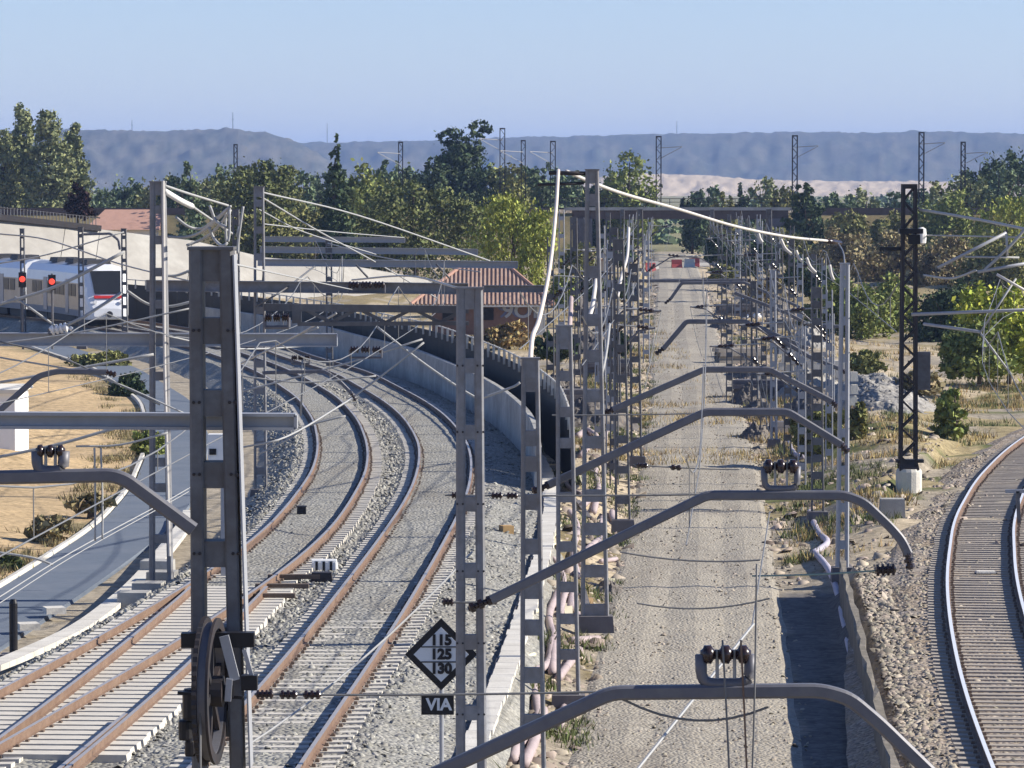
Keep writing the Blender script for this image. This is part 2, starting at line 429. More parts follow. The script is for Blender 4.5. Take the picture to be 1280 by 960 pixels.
nz = N.new('ShaderNodeTexNoise'); nz.inputs['Scale'].default_value = 1.3; nz.inputs['Detail'].default_value = 8; nz.inputs['Roughness'].default_value = 0.75; L.new(tc.outputs['Object'], nz.inputs['Vector'])
ma = N.new('ShaderNodeMath'); ma.operation = 'MULTIPLY_ADD'; ma.inputs[1].default_value = 0.45; L.new(sx.outputs[0], ma.inputs[0])
mr = N.new('ShaderNodeMapRange'); mr.inputs[1].default_value = 0.3; mr.inputs[2].default_value = 0.7; mr.inputs[3].default_value = 0.45; mr.inputs[4].default_value = 1.05; L.new(nz.outputs['Fac'], mr.inputs[0]); L.new(mr.outputs[0], ma.inputs[2])
mu = N.new('ShaderNodeMix'); mu.data_type = 'RGBA'; mu.blend_type = 'MULTIPLY'; mu.inputs[0].default_value = 1
L.new(at.outputs[0], mu.inputs[6]); L.new(ma.outputs[0], mu.inputs[7]); L.new(mu.outputs[2], b.inputs['Base Color'])
bp = N.new('ShaderNodeBump'); bp.inputs['Strength'].default_value = 0.7; bp.inputs['Distance'].default_value = 0.08; L.new(nz.outputs['Fac'], bp.inputs['Height']); L.new(bp.outputs[0], b.inputs['Normal'])
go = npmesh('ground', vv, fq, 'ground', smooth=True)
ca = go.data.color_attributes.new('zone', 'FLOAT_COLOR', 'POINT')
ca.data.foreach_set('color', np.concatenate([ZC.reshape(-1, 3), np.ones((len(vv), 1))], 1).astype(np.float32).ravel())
struct(go)

# path, ballast, track bed
pp = curve(PATHP, 62, 275, 2)
struct(sweep('asphalt_path', pp, [(-1.25, -0.98), (-1.2, -0.87), (0.95, -0.87), (1.0, -0.98)], 'path_asphalt'))
struct(sweep('path_edging', pp, [(-1.42, -1.0), (-1.40, -0.81), (-1.28, -0.805), (-1.255, -1.0)], 'concrete_light'))
b2 = curve(C2P, 30, 292, 1.2); b1 = curve(C1P, 45, 292, 1.2)
m = MB(); cols_ = []
PRO = 12
for (p1, _, n1), yy in zip(frames(b1), [p.y for p in b1]):
    x2 = float(np.mean([interp(C2P, yy + o) for o in (-4, -2, 0, 2, 4)]))
    sl = (interp(C2P, yy + 3) - interp(C2P, yy - 3)) / 6; k = math.sqrt(1 + sl * sl)
    x1 = p1.x
    zq = lerp(-0.186, -0.150, min(1, max(0, (yy - 78) / 40)))
    prof = [(x1 - 3.0 * k, -1.0), (x1 - 2.2 * k, -0.6), (x1 - 1.6 * k, -0.235), (x1 - 0.7 * k, zq - .004), (x1 + 0.5 * k, zq - .004), (lerp(x1, x2, 0.5), -0.29), (x2 - 0.9 * k, zq), (x2 + 0.5 * k, zq), (x2 + 1.6 * k, -0.20), (x2 + 2.9 * k, -0.5), (x2 + 3.7 * k, -1.1)]
    for (x, z) in prof:
        m.v.append((x + rnd.uniform(-.06, .06), yy, z + rnd.uniform(-.012, .012)))
K = 11
for i in range(len(b1) - 1):
    for c in range(K - 1):
        m.f.append((i * K + c, i * K + c + 1, (i + 1) * K + c + 1, (i + 1) * K + c)); m.m.append(0)
struct(m.build('ballast', 'ballast'))
b4 = curve(C4P, 40, 225, 1.5, -0.6)
struct(sweep('ballast', b4, [(-3.1, -0.75), (-2.3, -0.36), (-1.75, -0.235), (-0.7, -0.215), (0.7, -0.215), (1.75, -0.235), (2.5, -0.45), (3.6, -0.9)], 'ballast_old', jit=0.03))
bb = [Vector((p.x, p.y, interp(ZBP, p.y))) for p in curve(BEDP, 42, 520, 2.5)]
struct(sweep('track_bed', bb, [(-2.5, -0.12), (-2.0, 0.0), (-1.2, 0.03), (-0.7, 0.0), (0.0, 0.04), (0.7, 0.0), (1.3, 0.03), (1.9, 0.0), (2.3, -0.12)], 'bed_gravel', jit=0.025))
# old bed between the gravel strip and the retaining wall
wl = curve(WALLP, 42, 105, 1.5)
wo = sweep('retaining_wall', [Vector((p.x, p.y, 0)) for p in wl], [(-0.02, -1.9), (0.0, -0.66), (0.03, -0.62), (0.15, -0.63), (0.18, -1.9)], 'old_wall', jit=0.035, close=True)
tag(wo, 'low concrete retaining wall between the gravel bed and the right hand track', 'wall')

# ------------------------------------------------------------------ tracks
def sleeper_mesh(gauge, mname):
    m = MB()
    L2 = 1.3
    # two sloping ends and a waisted middle
    xsn = [-L2, -0.55, 0.55, L2]; hw = [0.13, 0.12, 0.12, 0.13]; zt = [-0.165, -0.185, -0.185, -0.165]
    vs = []
    for x, w, z in zip(xsn, hw, zt):
        vs += [(x, -w - 0.03, -0.36), (x, w + 0.03, -0.36), (x, w, z), (x, -w, z)]
    fs = [(0, 1, 2, 3), (15, 14, 13, 12)]
    for i in range(3):
        o = i * 4
        for a in range(4):
            bq = (a + 1) % 4
            fs.append((o + a, o + 4 + a, o + 4 + bq, o + bq))
    m.add(vs, [f[::-1] for f in fs], 0)
    for s in (-1, 1):
        for q in (-1, 1):
            m.box((s * (gauge / 2 + 0.035) + q * 0.125, 0, -0.172), (0.075, 0.12, 0.05), mi=1, top=0.7)
    me = bpy.data.meshes.new('sleeper'); me.from_pydata(m.v, [], m.f)
    me.materials.append(MATS[mname]); me.materials.append(MATS['clip']); me.polygons.foreach_set('material_index', m.m); me.update()
    return me
GA = 1.6
SM = sleeper_mesh(GA, 'sleeper'); SMO = sleeper_mesh(GA, 'sleeper_old')
RAILP = [(-0.07, -0.17), (-0.07, -0.158), (-0.012, -0.14), (-0.012, -0.045), (-0.036, -0.035), (-0.036, 0.0), (0.036, 0.0), (0.036, -0.035), (0.012, -0.045), (0.012, -0.14), (0.07, -0.158), (0.07, -0.17)]
def rail(pts, off, top, parent, name='rail', side='rail_brown'):
    mi = [0] * 12; mi[5] = 1
    fr = frames(pts)
    line = [p + n * off for p, t, n in fr]
    return sweep(name, line, [(o, z) for o, z in RAILP], [side, top], parent, mi=mi, close=True)
def track(label, pts, ymax_sl, top, sm, z=0.0, ymin_sl=0, rails=(-1, 1)):
    t = thing('railway_track', label, 'railway track')
    for s in rails: rail(pts, s * (GA / 2 + 0.036), top, t)
    acc = 0; prev = None
    fr = frames(pts); dist = 0; nxt = 0.0
    for i in range(1, len(fr)):
        p0, t0, n0 = fr[i - 1]; p1, t1, n1 = fr[i]
        d = (p1 - p0).length
        while nxt <= dist + d:
            f = (nxt - dist) / d; p = p0.lerp(p1, f)
            if ymin_sl <= p.y <= ymax_sl:
                o = link('sleeper', sm, t)
                o.location = p + Vector((rnd.uniform(-.02, .02), rnd.uniform(-.015, .015), rnd.uniform(-.006, .006)))
                o.rotation_euler = (0, 0, math.atan2(-n0.y, n0.x) * -1 + rnd.uniform(-.012, .012))
            nxt += 0.6
        dist += d
    return t
track('right hand of the two curving grey ballasted tracks, beside the concrete wall', b2, 175, 'rail_top', SM, ymin_sl=50)
track('left hand curving track that the switch at the lower left joins', b1, 170, 'rail_top', SM, ymin_sl=58)
track('lone track with shiny worn rails curving away at the right edge', b4, 165, 'rail_bright', SMO, ymin_sl=50)
# the branch of the switch: its own rails, ending in blades against the left track
b3 = curve(C3P, 42, 94, 1.0)
t3 = thing('railway_switch', 'rusty switch rails splitting from the left track in the lower left corner', 'railway switch')
rail([p for p in b3 if p.y < 93], GA / 2 + 0.036, 'rail_top', t3)
rail([p + Vector((0, 0, 0.003)) for p in b3 if p.y < 93], -(GA / 2 + 0.036), 'rail_top', t3, 'closure_rail')
rail([p for p in b3 if 62 < p.y < 70.5], GA / 2 - 0.07, 'rail_top', t3, 'check_rail')
f3 = frames(b3)
for i in range(0, 40):
    y = 50.3 + i * 0.6
    p = min(b3, key=lambda q: abs(q.y - y)); x1 = interp(C1P, y)
    xc = (interp(C3P, y) + x1) / 2; wd = abs(interp(C3P, y) - x1)
    if wd > 1.8: xc = interp(C3P, y); sc = 1.0
    else: continue
    o = link('sleeper', SM, t3); o.location = (xc, y, -0.004); o.rotation_euler = (0, 0, -0.06)
LM = {}
def long_bearer(wd):
    k = round(wd, 1)
    if k not in LM:
        m = MB(); m.box((0, 0, -0.36), (2.75 + k, 0.44, 0.20), top=0.985); me = bpy.data.meshes.new('bearer'); me.from_pydata(m.v, [], m.f); me.materials.append(MATS['sleeper']); LM[k] = me
    return LM[k]
y = 66.0
while y < 93.5:
    x3, x1 = interp(C3P, y), interp(C1P, y)
    o = link('bearer', long_bearer(abs(x3 - x1)), t3); o.location = ((x3 + x1) / 2, y + 0.30, 0.003 + 0.004 * (int(y * 10) % 2)); o.rotation_euler = (0, 0, -0.06)
    y += 0.6
for k in range(3):
    yk = 91.0 + k * 2.2
    m = MB(); m.box((interp(C1P, yk) + 1.15, yk, -0.165), (1.2, 0.22, 0.10)); m.build('slide_plate', 'clip', t3)
m = MB(); m.box((interp(C1P, 96) + 1.75, 95.5, -0.24), (0.5, 0.4, 0.22), top=0.9); m.build('point_motor', 'dark_steel', t3)

# ------------------------------------------------------------------ hills, plain, overpass
mat('hill', (0.048, 0.054, 0.036), 0.95, 0.5, 0.2, col2=(0.15, 0.125, 0.09), sc2=0.045, amt2=0.5, squash=(1, 0.07, 1))
mat('mesa', (0.045, 0.05, 0.034), 0.95, 0.5, 0.2, col2=(0.21, 0.175, 0.125), sc2=0.04, amt2=0.45, squash=(1, 0.09, 1))
mat('pale_field', (0.46, 0.38, 0.29), 0.95, 0.12, 0.02, col2=(0.45, 0.36, 0.25), sc2=0.01, amt2=0.5)
def hills(name, sky_pts, Y0, Y1, mname, seed, x0=-500, x1=1800, rough=1.3, cliff=0.55):
    px = np.arange(x0, x1, 4.0); tt = np.linspace(0, 1, 26)
    yt = np.interp(px, [p[0] for p in sky_pts], [p[1] for p in sky_pts])
    ht = (YH - yt) * Y1 / FPX + HC
    g = np.random.RandomState(seed)
    ht = ht + (vnoise(px, px * 0 + 3, 0.11, seed) - 0.5) * rough * 2.2 + np.maximum(0, g.rand(len(px)) - 0.6) * rough * 2.6
    hs_ = np.convolve(np.pad(ht, 15, mode='edge'), np.ones(31) / 31, 'valid')
    V = []
    for t in tt:
        Y = Y0 + (Y1 - Y0) * t
        X = (px - 640) / FPX * Y
        gul = 0.5 * (vnoise(px, px * 0 + t * 300, 0.023, seed + 1) - 0.5) + 0.45 * (vnoise(px, px * 0 + t * 90, 0.071, seed + 5) - 0.5)
        s = np.clip(t + gul * 0.12 * (1 - t) * t * 4, 0, 1)
        s = np.clip(s + 0.10 * (vnoise(px, px * 0 + t * 300, 0.05, seed + 8) - 0.5) * (1 - t) * 4 * t, 0, 1); z = -1.5 + (hs_ + (ht - hs_) * t ** 5 + 1.5) * (0.25 * s + 0.75 * sstep(0.15, 0.98, s))
        if t == 1: z = ht
        V.append(np.stack([X, np.full_like(X, Y), z + (vnoise(px, px * 0 + t * 40, 0.3, seed + 2) - 0.5) * 2.0 * (0 < t < 1)], -1))
    V.append(np.stack([(px - 640) / FPX * (Y1 + 900), np.full_like(px, Y1 + 900), ht * 0.9], -1))
    V = np.array(V); n = len(px)
    ix = np.arange(V.shape[0] * n).reshape(-1, n)
    F = np.stack([ix[:-1, :-1], ix[:-1, 1:], ix[1:, 1:], ix[1:, :-1]], -1).reshape(-1, 4)
    return struct(npmesh(name, V.reshape(-1, 3), F, mname, smooth=True))
hills('hills', [(-500, 178), (300, 178), (420, 178), (480, 177), (560, 175), (640, 172), (700, 171), (850, 167), (1000, 165), (1080, 166), (1150, 164), (1280, 168), (1800, 172)], 4700, 5700, 'hill', 21)
hills('mesa', [(-500, 166), (100, 163), (200, 164), (290, 161), (345, 168), (365, 176), (395, 190), (425, 212), (445, 226), (1800, 226)], 4000, 4600, 'mesa', 31, x1=520)
hills('hillside_field', [(500, 229), (735, 228), (750, 221), (790, 217), (880, 219), (915, 222), (930, 224), (1000, 226), (1100, 227), (1300, 227)], 2500, 2900, 'pale_field', 41, x0=640, x1=1300, rough=0.3)

mat('brick', (0.19, 0.11, 0.085), 0.9, 0.2, 5, col2=(0.24, 0.17, 0.14), sc2=1.5, amt2=0.5)
mat('roof_tile', (0.36, 0.255, 0.20), 0.9, 0.2, 3, col2=(0.25, 0.15, 0.11), sc2=1.2, amt2=0.5)
mat('roof_terracotta', (0.46, 0.27, 0.20), 0.9, 0.12, 2)
mat('plaster', (0.72, 0.68, 0.58), 0.9, 0.08, 2)
mat('rust_deck', (0.10, 0.075, 0.065), 0.8, 0.2, 2)
mat('slope_veg', (0.13, 0.12, 0.055), 0.95, 0.3, 0.8, col2=(0.27, 0.20, 0.10), sc2=0.25, amt2=0.7, bump=0.6, bscale=2)
YO = 470.0; ZD = 6.0
so_ = FPX / YO
def ox(px): return (px - 640) / so_
def embank(name, xa, xb):
    m = MB(); n = max(2, int(abs(xb - xa) / 3))
    prof = [(-9.5, -0.6), (-7, 1.2), (-4.6, 3.2), (-2.6, 5.0), (-2.3, 5.25), (2.3, 5.25), (4.5, 3.0), (9.5, -0.6)]
    for i in range(n + 1):
        x = lerp(xa, xb, i / n)
        for (o, z) in prof:
            j = 0.35 if -8 < o < -2.6 else 0.05
            m.v.append((x, YO + 2.2 + o + rnd.uniform(-j, j), z + rnd.uniform(-j, j)))
    k = len(prof)
    for i in range(n):
        for c in range(k - 1):
            m.f.append((i * k + c, (i + 1) * k + c, (i + 1) * k + c + 1, i * k + c + 1)); m.m.append(0)
    return struct(m.build(name, 'slope_veg'))
embank('embankment', -140, ox(715)); embank('embankment', ox(985), 150)
struct(sweep('ballast', [Vector((x, YO + 2.2, 5.25)) for x in (150, -140)], [(-2.1, 0.02), (-1.6, 0.42), (1.6, 0.42), (2.1, 0.02)], 'ballast_old'))
tu = thing('railway_track', 'dark track running along the top of the far embankment and bridge', 'railway track')
for o in (-0.8, 0.8): sweep('rail', [Vector((x, YO + 2.2 + o, ZD - 0.16)) for x in (-140, 150)], RAILP, 'dark_steel', tu, close=True)
br = thing('railway_bridge', 'dark railway underbridge crossing the gravel bed in the distance', 'bridge')
m = MB(); m.beam((ox(715), YO - 0.1, 5.1), (ox(985), YO - 0.1, 5.1), 0.35, 1.0); m.build('girder', 'rust_deck', br)
m = MB(); m.beam((ox(715), YO + 4.5, 5.1), (ox(985), YO + 4.5, 5.1), 0.35, 1.0); m.build('girder', 'rust_deck', br)
m = MB(); m.beam((ox(715), YO + 2.2, 4.85), (ox(985), YO + 2.2, 4.85), 4.0, 0.4); m.build('deck', 'rust_deck', br)
m = MB(); m.beam((ox(705), YO - 0.35, 5.75), (ox(990), YO - 0.35, 5.75), 0.3, 0.35); m.build('parapet', 'concrete', br)
for xx in (728, 972):
    m = MB(); m.box((ox(xx), YO + 2.2, -1.2), (2.2, 5.4, 5.85)); m.build('abutment', 'concrete_dark', br)
hr = MB()
hr.tube([(ox(690), YO - 0.4, 6.9), (ox(1000), YO - 0.4, 6.9)], 0.035, 5); hr.tube([(ox(690), YO - 0.4, 6.5), (ox(1000), YO - 0.4, 6.5)], 0.03, 5)
hr.build('handrail', 'dark_steel', br)
for i in range(20):
    m = MB(); x = lerp(ox(690), ox(1000), i / 19); m.tube([(x, YO - 0.4, 5.4), (x, YO - 0.4, 6.92)], 0.035, 5); m.build('baluster', 'dark_steel', br)

for xa_, xb_ in ((-140, ox(690)), (ox(1000), 150)):
    m = MB(); m.beam((xa_, YO - 0.15, 5.45), (xb_, YO - 0.15, 5.45), 0.4, 0.75); struct(m.build('embankment_edge', 'rust_deck'))
# light concrete ramp wall at the left, stepping down to the right, and its railing
RW = [(-60, 325, 265), (0, 328, 273), (82, 331, 282), (125, 333, 287), (240, 338, 301), (330, 342, 322), (430, 346, 331), (505, 349, 344), (540, 350, 352)]
def rwy(px): return interp([(q[0], q[1]) for q in RW], px)
rw = thing('ramp_wall', 'long pale concrete ramp wall rising to the left behind the train', 'wall')
for i in range(len(RW) - 1):
    (xa, ya, pa), (xb, yb, pb) = RW[i], RW[i + 1]
    nn = max(1, int((xb - xa) / 60))
    for k in range(nn):
        x0, x1_ = lerp(xa, xb, k / nn), lerp(xa, xb, (k + 1) / nn)
        a, c = P(x0, lerp(pa, pb, k / nn), lerp(ya, yb, k / nn)), P(x1_, lerp(pa, pb, (k + 1) / nn), lerp(ya, yb, (k + 1) / nn))
        g = 0.03 * (c - a).normalized()
        m = MB()
        vs = [a + g, c - g, (c - g) + Vector((0, 1.2, 0)), a + g + Vector((0, 1.2, 0))]
        lo = [Vector((v.x, v.y - ((v.z + 1.4) * 1.5 if q < 2 else -0.5), -1.4)) for q, v in enumerate(vs)]
        m.add(lo + vs, [(0, 3, 2, 1), (4, 5, 6, 7), (0, 1, 5, 4), (1, 2, 6, 5), (2, 3, 7, 6), (3, 0, 4, 7)])
        m.build('wall_panel', 'concrete_pale', rw)
rl = thing('ramp_railing', 'dark railing of close balusters on top of the pale ramp wall', 'railing')
m = MB(); m.tube([P(-60, 266, rwy(-60) + .4) + Vector((0, 0, 0.95)), P(0, 274, rwy(0) + .4) + Vector((0, 0, 0.9)), P(125, 288, rwy(125) + .4) + Vector((0, 0, 1.0))], 0.06, 6); m.build('handrail', 'dark_steel', rl)
m = MB(); m.beam(P(-60, 264.5, rwy(-60) - .5), P(0, 271.5, rwy(0) - .5), 0.5, 0.45); m.beam(P(0, 271.5, rwy(0) - .5), P(125, 285.5, rwy(125) - .5), 0.5, 0.45); m.build('coping', 'dark_steel', rl)
for i in range(40):
    t = i / 39; x = lerp(-40, 120, t)
    a = P(x, interp([(-60, 265), (0, 273), (125, 287)], x), rwy(x) + .4)
    m = MB(); m.tube([a, a + Vector((0, 0, 0.95))], 0.035, 4); m.build('baluster', 'galv', rl)

# ------------------------------------------------------------------ trees
def leafmat(name, col, island=0.45):
    m = mat(name, col, 0.85, 0.2, 0.6, island=island, spec=0.15)
    return m
leafmat('leaf_mid', (0.22, 0.25, 0.075)); leafmat('leaf_dark', (0.07, 0.098, 0.046)); leafmat('leaf_blue', (0.145, 0.19, 0.10))
leafmat('leaf_olive', (0.22, 0.22, 0.08)); leafmat('leaf_round', (0.125, 0.14, 0.05)); leafmat('leaf_bright', (0.29, 0.315, 0.07)); leafmat('leaf_yellow', (0.32, 0.35, 0.055)); leafmat('leaf_brown', (0.25, 0.21, 0.11)); leafmat('leaf_purple', (0.035, 0.018, 0.018))
leafmat('leaf_poplar', (0.23, 0.25, 0.115)); leafmat('grass_dry', (0.36, 0.27, 0.12)); leafmat('weed', (0.11, 0.13, 0.05))
mat('bark', (0.10, 0.075, 0.055), 0.9, 0.2, 4)
def crown_arrays(lobes, n, leaf, seed, drop=0.0, fill=0.55):
    g = np.random.RandomState(seed)
    pos = []; vol = np.array([l[3] * l[4] * l[5] for l in lobes]) ** 0.67; vol = vol / vol.sum()
    for l, w in zip(lobes, vol):
        k = max(6, int(n * w)); nc = max(5, int(k / 42))
        d = g.normal(size=(nc, 3)); d /= np.linalg.norm(d, axis=1)[:, None]
        rr = fill + (1 - fill) * g.rand(nc) ** 0.5
        c = d * rr[:, None]
        pick = g.randint(0, nc, k)
        q = c[pick] + g.normal(size=(k, 3)) * 0.16
        q = q * np.array([l[3], l[4], l[5]]) + np.array([l[0], l[1], l[2]])
        pos.append(q)
    p = np.concatenate(pos)
    k = len(p)
    a = g.normal(size=(k, 3)); a /= np.linalg.norm(a, axis=1)[:, None]
    bb_ = np.cross(a, g.normal(size=(k, 3))); bb_ /= np.linalg.norm(bb_, axis=1)[:, None]
    if drop: a = a * (1 - drop) + np.array([0, 0, -1.0]) * drop; 
    s = leaf * (0.4 + 1.3 * g.rand(k) ** 1.6)[:, None]
    v = np.stack([p - a * s * 0.6, p + bb_ * s * 0.38, p + a * s * 0.6, p - bb_ * s * 0.38], 1).reshape(-1, 3)
    f = np.arange(k * 4).reshape(-1, 4)
    return v, f
def tree(name, label, px, top, hw, Y, style, lm, zb=-0.5, n=2600, cat='tree', group=None, leaf=None, base_px=None, depth=1.0):
    s = FPX / Y
    zt = HC - (top - YH) / s; X = (px - 640) / s; w = hw / s * (1.28 if style in ('round', 'cedar', 'bush') else 1.1)
    if base_px is not None: zb = HC - (base_px - YH) / s
    h = zt - zb
    sd_ = rnd.randint(0, 99999); g = random.Random(sd_)
    t = thing(name, label, cat, group=group); t.location = (X, Y, zb)
    lf = leaf or max(0.2, 3.9 / s); n = int(n * 3.1)
    lobes = []
    if style == 'column':
        for k in range(9):
            q = k / 8; lobes.append((g.uniform(-.12, .12) * w, g.uniform(-.2, .2) * w, h * (0.12 + 0.82 * q), w * (0.62 + 0.5 * math.sin(math.pi * (0.15 + 0.8 * q))) * (0.75 if q > .8 else 1), w * 0.9, h * 0.10))
    elif style == 'cypress':
        for k in range(10):
            q = k / 9; lobes.append((g.uniform(-.08, .08) * w, 0, h * (0.06 + 0.90 * q), w * (1.0 - 0.88 * q ** 1.25), w * (1.0 - 0.88 * q ** 1.25), h * 0.085))
    elif style == 'cedar':
        for k in range(16):
            q = k / 15; r_ = w * (1.05 - 0.62 * q); an = g.uniform(0, 6.28); e = r_ * g.uniform(0.3, 0.62)
            lobes.append((math.cos(an) * e, math.sin(an) * e, h * (0.18 + 0.78 * q), r_ * 0.55, r_ * 0.55, h * 0.07))
        lobes.append((0, 0, h * 0.5, w * 0.5, w * 0.5, h * 0.38))
    elif style == 'bush':
        for k in range(7):
            an = g.uniform(0, 6.28); e = g.uniform(0.15, 0.6) * w
            lobes.append((math.cos(an) * e, math.sin(an) * e * depth, h * g.uniform(0.28, 0.62), w * g.uniform(0.34, 0.52), w * g.uniform(0.34, 0.52) * depth, h * g.uniform(0.26, 0.4)))
        lobes.append((g.uniform(-.2, .2) * w, 0, h * 0.68, w * 0.42, w * 0.42, h * 0.32)); lobes.append((0, 0, h * 0.3, w * 0.8, w * 0.7 * depth, h * 0.3))
    else:   # round
        for k in range(11):
            an = g.uniform(0, 6.28); e = g.uniform(0.3, 0.72) * w; q = g.uniform(0.26, 0.82)
            lobes.append((math.cos(an) * e, math.sin(an) * e, h * q, w * g.uniform(0.26, 0.46), w * g.uniform(0.26, 0.46), h * g.uniform(0.12, 0.2)))
        lobes.append((0, 0, h * 0.5, w * 0.85, w * 0.85, h * 0.42)); lobes.append((g.uniform(-.25, .25) * w, 0, h * 0.84, w * 0.38, w * 0.38, h * 0.15))
    v, f = crown_arrays(lobes, n, lf, sd_, drop=0.5 if lm == 'leaf_bright' else 0.0)
    npmesh('crown', v, f, lm, t)
    m = MB(); r0 = max(0.10, min(0.4, h * 0.022))
    kx = g.uniform(-.1, .1) * w
    m.tube([(0, 0, -0.3), (kx * .5, 0, h * 0.3), (kx, 0, h * 0.62), (kx * .6, 0, h * 0.9)], [r0 * 1.3, r0, r0 * 0.6, r0 * 0.2], 7)
    for k in range(5):
        an = g.uniform(0, 6.28); q = g.uniform(0.25, 0.6); e = w * g.uniform(0.4, 0.75)
        if style in ('column', 'cypress'): e *= 0.4
        m.tube([(kx * q, 0, h * q), (math.cos(an) * e * .5, math.sin(an) * e * .5, h * (q + .12)), (math.cos(an) * e, math.sin(an) * e, h * min(.92, q + .25))], [r0 * .55, r0 * .35, r0 * .12], 5)
    m.build('trunk', 'bark', t)
    return t
T = tree
# behind the embankment, left to right
T('poplar_tree', 'leftmost tall poplar, cut by the left edge of the picture', 4, 166, 20, 515, 'column', 'leaf_poplar', n=3600)
T('poplar_tree', 'tallest thin poplar near the left edge, second from the left', 28, 140, 17, 520, 'column', 'leaf_poplar', n=4200)
T('poplar_tree', 'bushy poplar between the tallest poplar and the rightmost one', 64, 147, 24, 512, 'column', 'leaf_poplar', n=4600)
T('poplar_tree', 'rightmost and shortest of the tall poplars at the left', 93, 163, 17, 520, 'column', 'leaf_poplar', n=3800)
T('shrub', 'dark purple leaved shrub standing up behind the ramp railing', 97, 232, 19, 345, 'bush', 'leaf_purple', base_px=275, n=1100, cat='shrub')
T('tree', 'small grey green tree just right of the dark purple shrub', 155, 224, 22, 515, 'round', 'leaf_blue', n=1600)
T('tree', 'small pale tree between the ramp roofs and the lattice mast', 186, 228, 18, 510, 'round', 'leaf_poplar', n=1400)
T('pine_tree', 'pointed bluish pine behind the top of the left lattice mast', 237, 207, 22, 440, 'cedar', 'leaf_blue', n=2200)
T('tree', 'broad dark olive tree right of the jumper cables', 312, 201, 50, 405, 'round', 'leaf_round', n=4200)
T('tree', 'dark crown touching the broad olive brown tree on its right', 345, 204, 22, 445, 'round', 'leaf_dark', n=2000)
T('pine_tree', 'blue green pine left of the cypress', 382, 214, 24, 455, 'cedar', 'leaf_blue', n=2000)
T('tree', 'low brown green tree below the pine left of the cypress', 395, 252, 46, 378, 'round', 'leaf_olive', n=3000)
T('tree', 'olive tree above the left ends of the far portal beams', 340, 262, 44, 368, 'round', 'leaf_olive', n=2800)
T('cypress_tree', 'slim black green cypress with a pointed tip', 420, 179, 25, 358, 'cypress', 'leaf_dark', n=4200)
T('tree', 'light green leafy tree right beside the cypress', 455, 206, 26, 430, 'round', 'leaf_mid', n=2400)
T('pine_tree', 'small blue pine standing between light green tree and cedar', 481, 204, 16, 485, 'cedar', 'leaf_blue', n=1400)
T('tree', 'blue green tree under the dark mast left of the cedar', 515, 208, 26, 500, 'round', 'leaf_blue', n=1800)
T('tree', 'small dark crown leaning against the left side of the cedar', 540, 196, 17, 498, 'round', 'leaf_dark', n=1400)
T('cedar_tree', 'biggest dark cedar rising above the hill line', 581, 156, 52, 505, 'cedar', 'leaf_dark', n=6000)
T('tree', 'wide dark round tree above the tile roofed house', 522, 226, 74, 366, 'round', 'leaf_round', n=5200)
T('tree', 'dark green tree behind the bright willow to its upper right', 660, 206, 34, 515, 'round', 'leaf_blue', n=2200)
T('tree', 'second dark green tree behind the willow, next to the slim mast', 700, 212, 22, 518, 'round', 'leaf_blue', n=1600)
T('willow_tree', 'bright yellow green weeping tree beside the house', 640, 238, 47, 300, 'round', 'leaf_bright', n=5200)
T('tree', 'dark low tree at the foot of the left bridge end', 752, 226, 22, 515, 'round', 'leaf_dark', n=1500)
T('pine_tree', 'open olive pine standing behind the bridge, left of its tall mast', 788, 190, 31, 512, 'round', 'leaf_mid', n=2600)
T('shrub', 'round black green shrub behind the bridge rail', 925, 229, 14, 545, 'bush', 'leaf_dark', n=900, cat='shrub')
T('tree', 'grey green tree left of the round black shrub', 885, 232, 18, 600, 'round', 'leaf_blue', n=1100)
T('tree', 'pale olive tree right of the round black shrub', 958, 222, 20, 560, 'round', 'leaf_poplar', n=1300)
T('tree', 'dark bushy tree in front of the embankment right of the bridge', 1008, 232, 29, 440, 'cedar', 'leaf_dark', n=2800)
T('shrub', 'grey green shrub behind the embankment, left of the black lattice mast', 1085, 236, 24, 540, 'bush', 'leaf_poplar', n=1200, cat='shrub')
T('tree', 'fresh green tree just right of the black lattice mast top', 1190, 238, 40, 448, 'bush', 'leaf_mid', n=3000)
T('tree', 'dark crown above the fresh green tree at the right', 1226, 192, 28, 520, 'round', 'leaf_dark', n=2400)
T('tree', 'dark crown cut by the right edge of the picture', 1270, 190, 30, 515, 'round', 'leaf_dark', n=2400)
T('tree', 'yellow green tree at the right edge below the dark crowns', 1258, 244, 36, 440, 'round', 'leaf_bright', n=2600)
T('shrub', 'ochre shrub on the embankment slope right of the bridge', 1060, 262, 34, 452, 'bush', 'leaf_olive', n=1800, cat='shrub', base_px=318)
T('shrub', 'yellowish shrub on the embankment slope left of the black mast', 1110, 266, 30, 450, 'bush', 'leaf_olive', n=1600, cat='shrub', base_px=318)
T('shrub', 'brown thicket below the embankment, left of the black mast', 1055, 288, 50, 395, 'bush', 'leaf_brown', n=3000, cat='shrub', base_px=365)
T('shrub', 'brown thicket behind the black lattice mast', 1115, 290, 50, 380, 'bush', 'leaf_brown', n=3000, cat='shrub', base_px=370)
T('shrub', 'brown olive thicket between the black mast and the right edge', 1185, 292, 48, 370, 'bush', 'leaf_brown', n=3000, cat='shrub', base_px=380)
T('shrub', 'dim green thicket at the right edge behind the bright shrub', 1255, 290, 46, 360, 'bush', 'leaf_olive', n=2800, cat='shrub', base_px=380)
T('shrub', 'green bush behind the white topped mast by the right debris', 1062, 342, 46, 262, 'bush', 'leaf_mid', n=3600, cat='shrub', base_px=420)
T('shrub', 'dark green bush left of the black mast above the rubble', 1110, 346, 40, 270, 'bush', 'leaf_mid', n=2800, cat='shrub', base_px=418)
